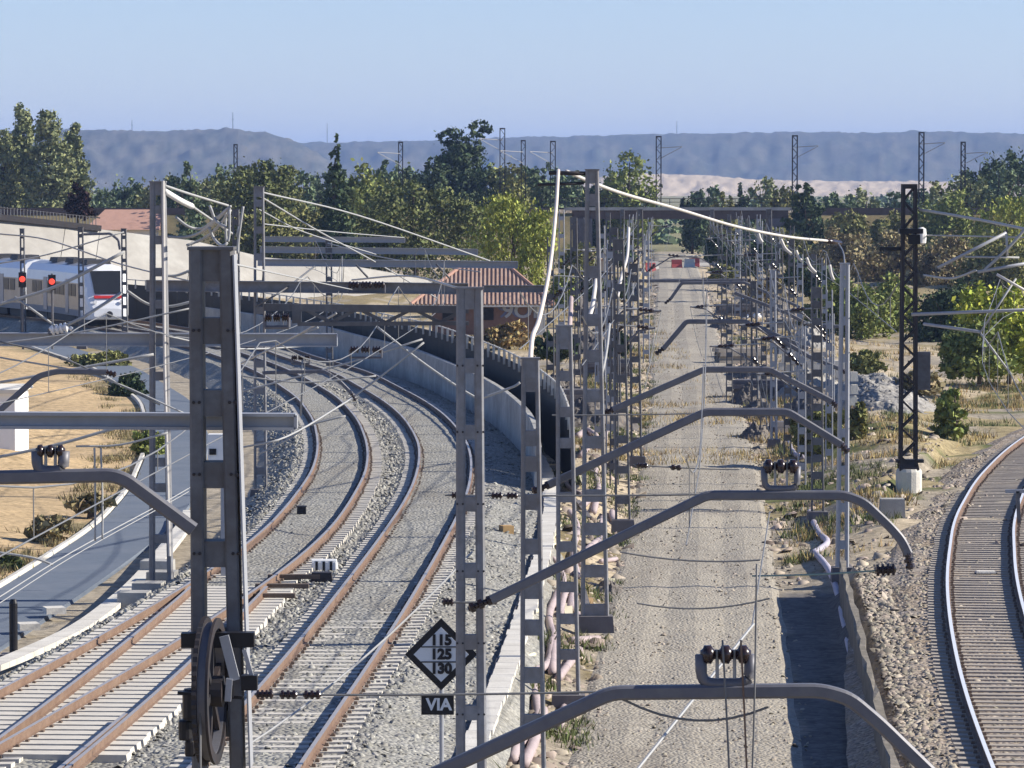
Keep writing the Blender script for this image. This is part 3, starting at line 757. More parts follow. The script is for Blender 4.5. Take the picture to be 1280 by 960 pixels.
T('shrub', 'dark shrub right of the grey box on the black mast', 1185, 350, 44, 255, 'bush', 'leaf_dark', n=3000, cat='shrub', base_px=445)
T('shrub', 'large bright yellow green bush at the right edge', 1262, 352, 58, 200, 'bush', 'leaf_yellow', n=3600, cat='shrub', base_px=472)
T('shrub', 'dark green bush in front of the bright yellow one', 1225, 400, 42, 190, 'bush', 'leaf_mid', n=2600, cat='shrub', base_px=472)
T('shrub', 'small yellow green shrub beside the right hand track curve', 1195, 488, 24, 158, 'bush', 'leaf_mid', n=900, cat='shrub', base_px=545)
T('shrub', 'yellow green weeds left of the white topped mast', 1022, 508, 30, 150, 'bush', 'leaf_olive', n=1300, cat='shrub', base_px=565)
T('shrub', 'small yellow green weeds right of the white topped mast', 1071, 503, 12, 155, 'bush', 'leaf_olive', n=500, cat='shrub', base_px=548)
T('shrub', 'dark bush along the left edge of the asphalt path, farther one', 130, 440, 34, 222, 'bush', 'leaf_olive', n=1500, cat='shrub', base_px=462)
T('shrub', 'long dark bush at the bend of the asphalt path', 163, 466, 26, 192, 'bush', 'leaf_dark', n=1600, cat='shrub', base_px=512)
T('shrub', 'grey green bush on the sand beside the path', 186, 536, 18, 150, 'bush', 'leaf_mid', n=900, cat='shrub', base_px=574)
T('shrub', 'green plant at the lower left edge beside the path', 6, 694, 20, 106, 'bush', 'weed', n=700, cat='shrub', base_px=728, leaf=0.2)
T('shrub', 'small brown weed patch on the sand near the path edge', 112, 618, 26, 122, 'bush', 'leaf_brown', n=600, cat='shrub', base_px=638, leaf=0.2)
T('shrub', 'low brown weeds by the path, nearer than the other patch', 58, 645, 24, 114, 'bush', 'leaf_brown', n=600, cat='shrub', base_px=680, leaf=0.2)
T('shrub', 'dry straw coloured bush in front of the graffiti wall', 636, 402, 26, 243, 'bush', 'grass_dry', n=1500, cat='shrub', base_px=432)
for k_, (px, top, hw, Y_, lm_, bp_, lb_) in enumerate([
    (905, 292, 22, 395, 'leaf_dark', 330, 'dark shrub at the right foot of the bridge, nearest the bed'), (945, 300, 28, 360, 'leaf_dark', 345, 'dark shrub below the feeder cable, right of the bed'), (985, 285, 30, 400, 'leaf_olive', 335, 'olive shrub left of the dark bushy tree foot'),
    (1000, 318, 28, 330, 'leaf_dark', 362, 'dark shrub under the white jumpers'), (962, 340, 24, 300, 'leaf_brown', 378, 'brown shrub behind the light debris mast'), (1030, 330, 26, 310, 'leaf_dark', 380, 'dark shrub left of the white edged mast top'),
    (1020, 372, 24, 262, 'leaf_olive', 408, 'olive shrub above the pale block wall'), (905, 330, 16, 330, 'leaf_olive', 352, 'small olive shrub at the right bed edge'), (720, 300, 24, 340, 'leaf_olive', 345, 'olive shrub left of the bed near the site container'),
    (745, 335, 22, 300, 'leaf_dark', 372, 'dark shrub left of the bed below the container'), (775, 300, 18, 380, 'leaf_dark', 330, 'dark shrub beside the left bridge pier'), (705, 340, 22, 290, 'leaf_mid', 385, 'green shrub right of the willow trunk'),
    (778, 345, 16, 280, 'leaf_dark', 372, 'small dark shrub at the left bed edge by the brown heap'), (770, 415, 16, 205, 'leaf_dark', 442, 'dark low shrub behind the thin bed mast'), (695, 415, 26, 215, 'leaf_dark', 450, 'dark shrub behind the feeder mast top'),
    (1150, 460, 30, 178, 'leaf_brown', 492, 'brown weeds behind the grey cabinet'), (1085, 440, 20, 190, 'leaf_olive', 465, 'olive tuft on the grey gravel heap')]):
    T('shrub', lb_, px, top, hw, Y_, 'bush', lm_, n=1100, cat='shrub', base_px=bp_)
bgt = [(205, 222, 26), (222, 215, 22), (262, 216, 26), (285, 210, 24), (362, 214, 22), (400, 216, 20), (435, 214, 22), (470, 212, 24), (500, 214, 24), (545, 214, 26), (615, 206, 28), (640, 204, 24), (680, 208, 26), (722, 216, 22), (1035, 240, 22), (1065, 244, 20), (1120, 240, 22), (1150, 236, 24), (1175, 226, 24), (1210, 214, 26), (1250, 206, 30), (980, 232, 18), (125, 236, 22), (740, 232, 18), (865, 246, 14), (905, 244, 14)]
side_words = ['low', 'rounded', 'ragged', 'broad', 'feathery', 'small', 'leaning']
marks = ['left of the jumper cables', 'behind the left mast top', 'behind the jumper cable bundle', 'above the nearest mast head', 'behind the far portal mast', 'left of the cypress tip', 'right of the cypress tip', 'between cypress and cedar, first', 'between cypress and cedar, second', 'touching the left foot of the cedar', 'touching the right foot of the cedar', 'behind the willow top, left', 'behind the willow top, right', 'behind the tallest mast top', 'above the right embankment, first after the bridge', 'above the right embankment, second after the bridge', 'just left of the black mast top', 'just right of the black mast top', 'behind the fresh green right tree', 'below the dark right crown', 'filling the gap before the right edge', 'right behind the bridge end', 'between poplars and terracotta roof', 'above the left bridge end', 'small one behind the bridge rail, left', 'small one behind the bridge rail, right']
for (px, tp, hw), mk_ in zip(bgt, marks):
    k_ = rnd.randint(0, 6)
    T('tree', '%s background tree %s' % (side_words[k_], mk_), px, tp, hw, rnd.uniform(488, 540), rnd.choice(['round', 'round', 'cedar']), rnd.choice(['leaf_mid', 'leaf_blue', 'leaf_blue', 'leaf_dark', 'leaf_poplar', 'leaf_olive']), n=1500)
# far wood: reads as one mass
V = []; F = []; o_ = 0
for i in range(330):
    Y = nrs.uniform(600, 1500); px = nrs.uniform(-150, 1430)
    w = nrs.uniform(2.5, 5.0); h = nrs.uniform(2.5, 5.5)
    if 735 < px < 935: h *= 0.5
    v, f = crown_arrays([(0, 0, h * .55, w, w, h * .55)], 130, 1.1, i)
    V.append(v + np.array([(px - 640) / FPX * Y, Y, -1.0])); F.append(f + o_); o_ += len(v)
stuff(npmesh('far_wood', np.concatenate(V), np.concatenate(F), 'leaf_blue'), 'band of hazy distant woodland below the hills', 'woodland')

# ------------------------------------------------------------------ wall and black fence outside the curve
def off_line(pts, off, z):
    return [p + n * off + Vector((0, 0, z)) for p, t, n in frames(pts)]
cw = [p for p in curve(C2P, 126, 262, 1.0)]
wt = thing('curved_wall', 'curved concrete wall along the outside of the two track bend', 'wall')
npan = 22
for i in range(npan):
    seg = cw[int(i * (len(cw) - 1) / npan): int((i + 1) * (len(cw) - 1) / npan) + 1]
    if len(seg) < 2: continue
    hgt = 1.1 if i > 0 else 0.9
    fr = frames(seg); ln = [p + n * 2.9 for p, t, n in fr]
    ln[0] = ln[0].lerp(ln[1], 0.02); ln[-1] = ln[-1].lerp(ln[-2], 0.02)
    sweep('wall_panel', ln, [(-0.14, -1.0), (-0.10, hgt - .05), (-0.07, hgt), (0.10, hgt), (0.13, -1.0)], 'concrete', wt, close=True)
ft = thing('mesh_fence', 'black mesh fence with pale posts on top above the curved wall', 'fence')
cf = [p for p in curve(C2P, 131, 285, 1.0)]
top_l = [(131, 0.5), (136, 1.3), (142, 1.6), (180, 1.8), (220, 1.9), (290, 2.0)]
for i in range(0, len(cf) - 2, 2):
    seg = cf[i:i + 3]; fr = frames(cf[max(0, i - 1):i + 4])
    a, c = cf[i], cf[i + 2]
    n = Vector(((c - a).y, -(c - a).x, 0)).normalized()
    ha, hb = interp(top_l, a.y), interp(top_l, c.y)
    a, c = a + n * 4.1, c + n * 4.1
    m = MB(); e = n * 0.02
    m.add([a - e + Vector((0, 0, -1)), c - e + Vector((0, 0, -1)), c - e + Vector((0, 0, hb)), a - e + Vector((0, 0, ha)), a + e + Vector((0, 0, -1)), c + e + Vector((0, 0, -1)), c + e + Vector((0, 0, hb)), a + e + Vector((0, 0, ha))],
          [(0, 3, 2, 1), (4, 5, 6, 7), (0, 1, 5, 4), (1, 2, 6, 5), (2, 3, 7, 6), (3, 0, 4, 7)])
    m.build('mesh_panel', 'mesh_black', ft)
    m = MB(); q = a - n * 0.06; m.box((q.x, q.y, ha - 0.25), (0.11, 0.09, 0.62)); m.build('post', 'concrete_light', ft)
m = MB(); m.tube([p + n * 4.04 + Vector((0, 0, interp(top_l, p.y) + 0.33)) for p, t, n in frames(cf[4:])], 0.035, 5); m.build('top_rail', 'concrete_light', ft)

# ------------------------------------------------------------------ house with tiled roof and painted wall
YHs = 258.0; sh = FPX / YHs
def hx(px): return (px - 640) / sh
def hz(py): return HC - (py - YH) / sh
hs = thing('brick_house', 'small red brick house with a ribbed tile roof and graffiti', 'house')
xl, xr = hx(540), hx(676); zb = -0.6; ze = hz(380)
m = MB(); m.box(((xl + xr) / 2, YHs + 3.5, zb), (xr - xl, 7.0, ze - zb)); m.build('wall', 'brick', hs)
m = MB(); m.box((xr + 0.02, YHs - 0.05, zb), (0.5, 0.3, ze - zb - 0.02)); m.build('corner_pillar', 'plaster', hs)
# hipped roof of half-round tile ribs
ea = [(hx(514), YHs - 0.7), (hx(692), YHs - 0.7), (hx(692), YHs + 7.7), (hx(514), YHs + 7.7)]
zr = hz(332); r0 = (hx(580), YHs + 3.5); r1 = (hx(632), YHs + 3.5)
m = MB()
def ribs(m, e0, e1, t0, t1, n, r=0.085):
    for i in range(n):
        t = (i + .5) / n
        a = Vector((lerp(e0[0], e1[0], t), lerp(e0[1], e1[1], t), ze - 0.02))
        # ridge end or hip line
        L0 = Vector((e0[0], e0[1], ze)); L1 = Vector((e1[0], e1[1], ze))
        A = Vector((*t0, zr)); B = Vector((*t1, zr))
        ta = (A - L0).dot((L1 - L0)) / (L1 - L0).length_squared; tb = (B - L0).dot((L1 - L0)) / (L1 - L0).length_squared
        base_mid = A if t < ta else (B if t > tb else None)
        if t < ta: f = t / ta; top = L0.lerp(A, f)
        elif t > tb: f = (1 - t) / (1 - tb); top = L1.lerp(B, f)
        else: top = A.lerp(B, (t - ta) / max(1e-6, tb - ta))
        if (top - a).length > 0.15: m.tube([a, top], r, 6)
m.add([(*ea[0], ze), (*ea[1], ze), (*ea[2], ze), (*ea[3], ze), (*r0, zr), (*r1, zr)], [(0, 1, 5, 4), (1, 2, 5), (2, 3, 4, 5), (3, 0, 4), (0, 3, 2, 1)])
ribs(m, ea[0], ea[1], r0, r1, 34); ribs(m, ea[1], ea[2], r1, r1, 22); ribs(m, ea[3], ea[0], r0, r0, 22)
rf = m.build('roof', 'roof_tile', hs)
m = MB()
m.tube([(*r0, zr + .05), (*r1, zr + .05)], 0.14, 8)
for e, r_ in ((ea[0], r0), (ea[1], r1)): m.tube([(*e, ze + .03), (*r_, zr + .05)], 0.13, 8)
m.build('ridge_tiles', 'roof_terracotta', rf)
m = MB(); m.box(((xl + xr) / 2, YHs - 0.55, ze - 0.16), (xr - xl + 1.2, 0.25, 0.14)); m.build('eave_board', 'plaster', rf)
for px in (560, 610):
    m = MB(); m.box((hx(px), YHs - 0.03, hz(400)), (0.7, 0.1, 0.75)); wn_ = m.build('window', 'black', hs)
mat('graffiti_blue', (0.12, 0.14, 0.24), 0.6, 0.2, 4); mat('graffiti_white', (0.38, 0.40, 0.44), 0.6, 0.1, 4)
def text(body, name, size, loc, rot, ml, parent, ext=0.004, align='CENTER', bold=0.0):
    cu = bpy.data.curves.new(name, 'FONT'); cu.body = body; cu.size = size; cu.extrude = ext; cu.align_x = align; cu.align_y = 'CENTER'; cu.resolution_u = 3; cu.offset = bold
    o = bpy.data.objects.new('tmp', cu); COL.objects.link(o)
    dg = bpy.context.evaluated_depsgraph_get(); me = bpy.data.meshes.new_from_object(o.evaluated_get(dg))
    bpy.data.objects.remove(o); me.materials.clear(); me.materials.append(MATS[ml]); me.name = name
    ob = link(name, me, parent); ob.location = loc; ob.rotation_euler = rot
    return ob
gf = text('9OK', 'graffiti', 1.5, (hx(656), YHs - 0.03, hz(389)), (R(90), 0, 0), 'graffiti_white', hs, 0.01, bold=0.03)
gf.scale = (0.95, 0.85, 1)
gf2 = text('9OK', 'graffiti', 1.5, (hx(653.5), YHs - 0.02, hz(388)), (R(90), 0, 0), 'graffiti_blue', hs, 0.006); gf2.scale = (1.1, 1.0, 1)
# far roofs behind the ramp
hz2 = thing('terracotta_house', 'terracotta roofed house behind the ramp wall at left', 'house')
Yt = 402.0; st = FPX / Yt
def tx(px): return (px - 640) / st
def tz(py): return HC - (py - YH) / st
m = MB(); m.box((tx(150), Yt + 3, -0.5), ((tx(196) - tx(112)), 6, tz(285) + 0.5)); m.build('wall', 'plaster', hz2)
m = MB()
za, zc = tz(287), tz(262)
m.add([(tx(106), Yt - .6, za), (tx(200), Yt - .6, za), (tx(200), Yt + 6.6, za), (tx(106), Yt + 6.6, za), (tx(128), Yt + 3, zc), (tx(200), Yt + 3, zc)], [(0, 1, 5, 4), (1, 2, 5), (2, 3, 4, 5), (3, 0, 4), (0, 3, 2, 1)])
m.build('roof', 'roof_terracotta', hz2)

# white hut cut by the left edge
hu = thing('white_hut', 'white walled hut cut by the left edge on the sand', 'hut')
a = G(19, 575, -0.6)
m = MB(); m.box((a.x - 3.0, a.y + 2, -0.9), (6.0, 4.0, a.y * 0 + (HC - (492 - YH) * a.y / FPX) + 0.9)); m.build('wall', 'white_paint', hu)
m = MB(); m.box((a.x - 3.0, a.y + 2, (HC - (492 - YH) * a.y / FPX)), (6.3, 4.3, 0.14)); m.build('roof_slab', 'plaster', hu)

# ------------------------------------------------------------------ train
mat('train_white', (0.78, 0.79, 0.80), 0.25, 0.04, 2, spec=0.5); mat('train_grey', (0.30, 0.31, 0.34), 0.3, 0.08, 2, spec=0.5)
mat('train_glass', (0.02, 0.022, 0.026), 0.3, 0.1, 2, spec=0.25); mat('train_red', (0.45, 0.03, 0.03), 0.3, 0.1, 2); mat('train_dark', (0.03, 0.03, 0.034), 0.6, 0.2, 3)
mat('train_side_reflection', (0.42, 0.37, 0.31), 0.22, 0.12, 1.2, spec=0.6)  # beige reflection on the car sides, put into the base colour
tr = thing('passenger_train', 'white commuter train coming round the bend at the left', 'train')
path_t = [p for p in curve(C1P, 256, 298, 0.5)]
# extend past the end along the last heading
hd = (path_t[-1] - path_t[-3]).normalized()
for k in range(1, 40): path_t.append(path_t[-1] + hd * 0.8)
cum = [0]
for i in range(1, len(path_t)): cum.append(cum[-1] + (path_t[i] - path_t[i - 1]).length)
def at_s(s):
    i = max(0, min(len(cum) - 2, int(np.searchsorted(cum, s)) - 1)); f = (s - cum[i]) / (cum[i + 1] - cum[i])
    return path_t[i].lerp(path_t[i + 1], f)
SEC = [(-1.40, 0.55), (-1.47, 0.95), (-1.47, 2.6), (-1.40, 3.2), (-1.05, 3.62), (-0.5, 3.78), (0.5, 3.78), (1.05, 3.62), (1.40, 3.2), (1.47, 2.6), (1.47, 0.95), (1.40, 0.55)]
def car(s0, s1, nose):
    body_pts = [at_s(lerp(s0 + (1.5 if nose else 0.25), s1 - 0.25, k / 12)) for k in range(13)]
    bo = sweep('car_body', body_pts, SEC, ['train_white', 'train_side_reflection', 'train_grey'], tr, mi=[2, 1, 0, 0, 2, 2, 2, 0, 0, 1, 2, 2], close=True)
    for s in (-1, 1):
        fr = frames(body_pts)
        for j in range(1, 11):
            if j in (3, 8):
                q = fr[j]; m = MB(); a_, b_ = fr[j][0] + fr[j][2] * s * 1.482, fr[j + 1][0] + fr[j + 1][2] * s * 1.482
                b_ = a_.lerp(b_, 0.7)
                m.beam(a_ + Vector((0, 0, 1.75)), b_ + Vector((0, 0, 1.75)), 0.03, 2.1); m.build('door', 'train_grey', tr)
                continue
            a_, b_ = fr[j][0] + fr[j][2] * s * 1.48, fr[j + 1][0] + fr[j + 1][2] * s * 1.48
            m = MB(); m.beam(a_.lerp(b_, .1) + Vector((0, 0, 2.15)), a_.lerp(b_, .9) + Vector((0, 0, 2.15)), 0.03, 0.75); m.build('window', 'train_glass', tr)
    for k in range(3, 11, 3):
        m = MB(); q = at_s(lerp(s0, s1, k / 12)); m.box((q.x, q.y, 3.76), (1.6, 1.8, 0.28), rz=0.4, top=0.9); m.build('roof_unit', 'train_dark', tr)
    for k in (0.16, 0.84):
        q = at_s(lerp(s0, s1, k)); m = MB(); m.box((q.x, q.y, 0.05), (2.3, 3.0, 0.75), rz=0.35); m.build('bogie', 'train_dark', tr)
    m = MB(); q = at_s((s0 + s1) / 2); m.beam(at_s(s0 + 4.5) + Vector((0, 0, .4)), at_s(s1 - 4.5) + Vector((0, 0, .4)), 2.4, 0.55); m.build('underframe', 'train_dark', tr)
car(0.0, 17.0, True); car(17.6, 34.5, False); car(35.1, 52, False)
# nose
p0, p1 = at_s(1.5), at_s(3.0); tdir = (p0 - p1); tdir.z = 0; tdir.normalize(); nr = Vector((tdir.y, -tdir.x, 0))
def NP(f, l, z): return p0 + tdir * f + nr * l + Vector((0, 0, z))
rings = []
for f, wv, zt_, zb_ in ((0.0, 1.47, 3.78, 0.55), (0.45, 1.44, 3.62, 0.45), (0.95, 1.36, 2.75, 0.4), (1.3, 1.25, 1.95, 0.4), (1.5, 1.1, 1.45, 0.45), (1.58, 0.9, 1.1, 0.6)):
    ring = []
    for (o, z) in SEC:
        zz = zb_ + (z - 0.55) / 3.23 * (zt_ - zb_)
        ring.append(NP(f, -o / 1.47 * wv, zz))
    rings.append(ring)
m = MB()
for rr_ in rings: m.v += [tuple(v) for v in rr_]
kk = len(SEC)
for i in range(len(rings) - 1):
    for c in range(kk):
        c2 = (c + 1) % kk
        m.f.append((i * kk + c, i * kk + c2, (i + 1) * kk + c2, (i + 1) * kk + c)); m.m.append(0)
m.f.append(tuple((len(rings) - 1) * kk + q for q in range(kk))); m.m.append(0)
ns = m.build('nose', 'train_white', tr)
m = MB()
def q4(a, b, c, d): 
    vs = [NP(*a), NP(*b), NP(*c), NP(*d)]; nn = (vs[1] - vs[0]).cross(vs[3] - vs[0]).normalized() * 0.04
    if nn.dot(tdir) < 0: nn = -nn
    m.add([v + nn for v in vs] + [v - nn for v in vs], [(0, 1, 2, 3), (7, 6, 5, 4), (0, 4, 5, 1), (1, 5, 6, 2), (2, 6, 7, 3), (3, 7, 4, 0)])
q4((1.33, -0.80, 2.0), (1.33, 0.80, 2.0), (0.58, 0.95, 3.38), (0.58, -0.95, 3.38)); m.build('windscreen', 'train_glass', ns)
m = MB(); q4((1.46, -0.85, 1.72), (1.46, 0.85, 1.72), (1.38, 0.88, 1.88), (1.38, -0.88, 1.88)); m.build('red_band', 'train_red', ns)
mat('lamp_red', (0.6, 0.05, 0.04), 0.3, 0.05, 2)
MATS['lamp_red'].node_tree.nodes['Principled BSDF'].inputs['Emission Color'].default_value = (1, 0.06, 0.03, 1)
MATS['lamp_red'].node_tree.nodes['Principled BSDF'].inputs['Emission Strength'].default_value = 1.0
for s in (-1, 1):
    m = MB(); c = NP(1.52, s * 0.82, 1.5); m.lathe(c, c + tdir * 0.08, [(0, .12), (1, .11)], 10); m.build('headlight', 'white_paint', ns)
m = MB(); m.lathe(NP(1.5, 0, 0.75), NP(1.95, 0, 0.75), [(0, .14), (.8, .14), (.82, .2), (1, .2)], 10); m.build('coupler', 'train_dark', ns)
# red light signals in front of the train
for px, py, lb in ((28, 350, 'left railway signal showing red in front of the train'), (65, 353, 'right railway signal showing red in front of the train')):
    c = P(px, py, 236.0)
    sg = thing('railway_signal', lb, 'signal', group='red signals before the train')
    m = MB(); m.tube([(c.x, c.y + .12, -0.6), (c.x, c.y + .12, c.z + .5)], 0.07, 8); m.build('post', 'galv', sg)
    m = MB(); m.box((c.x, c.y, c.z - 0.42), (0.42, 0.16, 0.85)); m.build('signal_head', 'black', sg)
    m = MB(); m.lathe((c.x, c.y - 0.08, c.z + .05), (c.x, c.y - 0.14, c.z + .05), [(0, .17), (1, .15)], 12); m.build('lamp', 'lamp_red', sg)

# ------------------------------------------------------------------ masts
def chamfer(m, a, b, w0, d0, w1, d1, ch=0.035, mi=0):
    """square bar with chamfered edges between two points (section in x, y)"""
    a, b = Vector(a), Vector(b); vs = []
    for p, w, d in ((a, w0, d0), (b, w1, d1)):
        x, y = w / 2, d / 2; c = min(ch, x * .6, y * .6)
        for q in ((-x + c, -y), (x - c, -y), (x, -y + c), (x, y - c), (x - c, y), (-x + c, y), (-x, y - c), (-x, -y + c)):
            vs.append((p.x + q[0], p.y + q[1], p.z))
    fs = [(7, 6, 5, 4, 3, 2, 1, 0), tuple(range(8, 16))]
    for k in range(8):
        k2 = (k + 1) % 8; fs.append((k, k2, 8 + k2, 8 + k))
    m.add(vs, fs, mi)
def ladder_mast(label, Y, xb, xt, ytop, wb, wt, zb, battens, lw=0.12, dep=0.22, ml='galv', bh=0.22, cap=True, ch=0.03, foot=True, group=None, name='catenary_mast'):
    """xb/xt: pixel column of the mast's centre at base/top, wb/wt: pixel widths; battens: pixel rows or a count"""
    s = FPX / Y
    t = thing(name, label, 'catenary mast', group=group)
    zt = HC - (ytop - YH) / s
    Xb, Xt = (xb - 640) / s, (xt - 640) / s; Wb, Wt = wb / s, wt / s
    for q in (-1, 1):
        m = MB()
        chamfer(m, (Xb + q * (Wb - lw) / 2, Y, zb), (Xt + q * (Wt - lw) / 2, Y, zt), lw, dep, lw * .95, dep, ch); m.build('leg', ml, t)
    if isinstance(battens, int):
        zs = [lerp(zb + 0.6, zt - 0.5, k / (battens - 1)) for k in range(battens)]
    else: zs = [HC - (r_ - YH) / s for r_ in battens]
    for z in zs:
        f = (z - zb) / (zt - zb); W_ = lerp(Wb, Wt, f) - 2 * lw + 0.03; Xc = lerp(Xb, Xt, f)
        m = MB(); m.box((Xc, Y, z - bh / 2), (W_, dep * 0.76, bh)); m.build('batten', ml, t)
    if cap:
        m = MB(); m.box((Xt, Y, zt), (Wt + .02, dep + .02, 0.03)); m.box((Xt, Y - dep * 0.38, zt - 0.30), (Wt - 2 * lw + .03, 0.022, 0.30)); m.build('cap_plate', ml, t)
    if foot:
        m = MB(); m.box((Xb, Y, zb - 0.35), (Wb + 0.22, 0.55, 0.38), top=0.93); m.build('footing', 'concrete_dark', t)
    return t
def lattice_mast(label, Y, px, ytop, zb, w, ml='dark_steel', nb=None, name='lattice_mast', wt=None, r=0.035, cat='lattice mast', group=None, z_override=None):
    s = FPX / Y; t = thing(name, label, cat, group=group)
    zt = HC - (ytop - YH) / s; X = (px - 640) / s; W0 = w / s; W1 = (wt or w) / s
    h = zt - zb; nb = nb or max(6, int(h / 0.6))
    def cor(f, i, j):
        W_ = lerp(W0, W1, f) / 2; return Vector((X + i * W_, Y + j * W_, lerp(zb, zt, f)))
    for i in (-1, 1):
        for j in (-1, 1):
            m = MB(); m.beam(cor(0, i, j), cor(1, i, j), r * 2, r * 2, up=(0, 1, 0)); m.build('leg', ml, t)
    for k in range(nb):
        f0, f1 = k / nb, (k + 1) / nb; q = 1 if k % 2 else -1
        m = MB()
        for j in (-1, 1): m.beam(cor(f0, -q, j), cor(f1, q, j), r, r)
        for i in (-1, 1): m.beam(cor(f0, i, -q), cor(f1, i, q), r, r)
        m.build('brace', ml, t)
    m = MB()
    for j in (-1, 1): m.beam(cor(1, -1, j) - Vector((r, 0, 0)), cor(1, 1, j) + Vector((r, 0, 0)), r * 2, r * 3)
    m.build('top_frame', ml, t)
    return t
LMs = ladder_mast
m265 = LMs('nearest thick grey mast, with the tension wheel at its foot', 40.0, 277, 265, 312, 73, 55, -0.8, [413, 503, 593, 692, 800, 905], lw=0.135, dep=0.42, bh=0.25, ch=0.02, name='catenary_mast')
m588 = LMs('tall grey mast standing in front of the diamond speed sign', 61.5, 589, 587, 361, 40, 34, -0.9, [457, 540, 630, 714, 804, 893], lw=0.145, dep=0.2, bh=0.22, ml='galv_mid')
m205 = LMs('left mast with a white duct, standing beside the asphalt path', 97.5, 200, 198, 228, 30, 20, -0.7, [262, 300, 340, 380, 470, 520, 578, 610, 640, 674], lw=0.13, dep=0.3, bh=0.2, ml='galv_mid')
m = MB(); m.tube([P(212, 695, 97.3), P(206, 460, 97.3), P(204, 226, 97.3)], 0.045, 6); m.build('cable_duct', 'cable_white', m205)
mB = LMs('mast right of the diamond sign with a feeder cable at its top', 64.0, 667, 663, 449, 35, 23, -1.2, [480, 548, 580, 628, 684, 740, 786, 846, 905], lw=0.075, dep=0.16, bh=0.24, ch=0.03, ml='galv_mid')
mC = LMs('mast between the feeder mast and the tallest slim mast', 82.0, 711, 705, 408, 30, 21, -1.2, [430, 470, 515, 554, 622, 684, 735, 775, 820], lw=0.085, dep=0.18, bh=0.2, ch=0.035, ml='galv_mid')
mD = LMs('tallest slim mast left of the gravel bed, carrying the white feeder cable', 95.0, 744, 740, 213, 36, 17, -1.0, [250, 340, 400, 445, 495, 553, 620, 662, 715, 764], lw=0.10, dep=0.2, bh=0.28, ch=0.04, ml='galv_mid')
LMs('thin mast right of the tallest mast, left edge of the gravel bed', 122.0, 779, 773, 300, 20, 14, -1.0, 9, lw=0.07, dep=0.16, ch=0.03)
LMs('mast at the gravel bed edge behind the upper bent arm', 150.0, 796, 792, 330, 15, 12, -1.0, 9, lw=0.08, dep=0.16, ch=0.03)
LMs('low mast far left of the gravel bed with a tilted tube', 178.0, 769, 767, 285, 16, 11, -1.0, 8, lw=0.08, dep=0.16, ch=0.03)
LMs('slim mast in the far debris close to the willow', 215.0, 719, 717, 272, 12, 9, -0.8, 7, lw=0.09, dep=0.16, ch=0.03)
LMs('distant mast left of the bed, near the red and white barriers', 270.0, 801, 800, 262, 9, 7, -0.8, 7, lw=0.1, dep=0.16, ch=0.03)
LMs('faint distant mast beside the left bridge abutment', 330.0, 761, 760, 266, 8, 6, -0.8, 6, lw=0.1, dep=0.16, ch=0.03)
LMs('farthest left mast against the bridge shadow', 395.0, 778, 778, 262, 6, 5, -0.6, 5, lw=0.1, dep=0.16, ch=0.03)
# right hand row
mR = LMs('bright white edged mast right of the gravel bed', 107.0, 1054, 1056, 330, 17, 12, -1.0, 8, lw=0.11, dep=0.2, ml='galv_light', ch=0.05)
LMs('light mast in the right debris, left of the white edged mast', 160.0, 968, 966, 338, 9, 8, -1.0, 8, lw=0.09, dep=0.16, ml='galv_light', ch=0.04)
LMs('short ladder mast before the weeds, left of the white edged mast', 125.0, 1023, 1021, 360, 17, 13, -1.0, 12, lw=0.06, dep=0.14, ml='galv')
LMs('mast rising from the right debris beside the sleeper stack', 182.0, 944, 942, 352, 10, 8, -0.9, 7, lw=0.09, dep=0.16)
LMs('distant mast on the right of the bed, second row', 235.0, 990, 989, 300, 9, 8, -0.8, 7, lw=0.1, dep=0.16)
LMs('distant mast on the right of the bed, third row', 290.0, 962, 961, 262, 9, 7, -0.8, 7, lw=0.1, dep=0.16)
LMs('distant mast on the right of the bed, fourth row', 330.0, 935, 934, 275, 8, 6, -0.7, 6, lw=0.1, dep=0.16)
LMs('distant mast near the right bridge pier', 380.0, 912, 911, 268, 7, 5, -0.6, 6, lw=0.1, dep=0.16)
LMs('mast nearest the right bridge abutment', 420.0, 890, 890, 262, 6, 5, -0.6, 6, lw=0.1, dep=0.16)
LMs('dim mast between the debris and the dark bush', 255.0, 1018, 1017, 318, 9, 7, -0.7, 6, lw=0.1, dep=0.16)
def row_mast(label, Y, px, ytop, w, side, ml='galv_light', zb=-0.9, nb=8):
    t = LMs(label, Y, px, px, ytop, w, w * .8, zb, nb, lw=max(0.045, w * .16 / (FPX / Y)), dep=0.14, ml=ml, ch=0.03, foot=False, cap=False)
    s = FPX / Y; X = (px - 640) / s; zt = HC - (ytop - YH) / s
    g = random.Random(int(px * 7 + Y)); za = min(zt - .4, g.uniform(4.2, 5.4)); L_ = g.uniform(1.2, 2.4) * side
    m = MB(); m.tube([(X, Y, za - .9), (X + L_ * .6, Y - .1, za - .1), (X + L_, Y - .1, za)], 0.035, 6); m.build('cantilever', 'tube_grey', t)
    m = MB(); m.tube([(X, Y, za + .1), (X + L_, Y - .1, za)], 0.028, 6); m.build('stay', 'wire_light', t)
    m = MB(); ribbed(m, (X + side * .1, Y, za - .85), (X + side * .45, Y - .05, za - .45), 0.08, 3, 8); m.build('insulator', 'insulator', t)
    m = MB(); ribbed(m, (X + L_ * .55, Y - .1, za + .05), (X + L_ * .85, Y - .1, za), 0.07, 3, 8); m.build('insulator', g.choice(['insulator', 'insulator', 'insulator', 'wire_light']), t)
    m = MB(); m.tube(sag((X + L_, Y - .1, za), (X + L_ * .7, Y - .1, za - 2.2), 0.2, 6), 0.012, 4); m.build('loose_wire', 'wire_light', t)
    return t
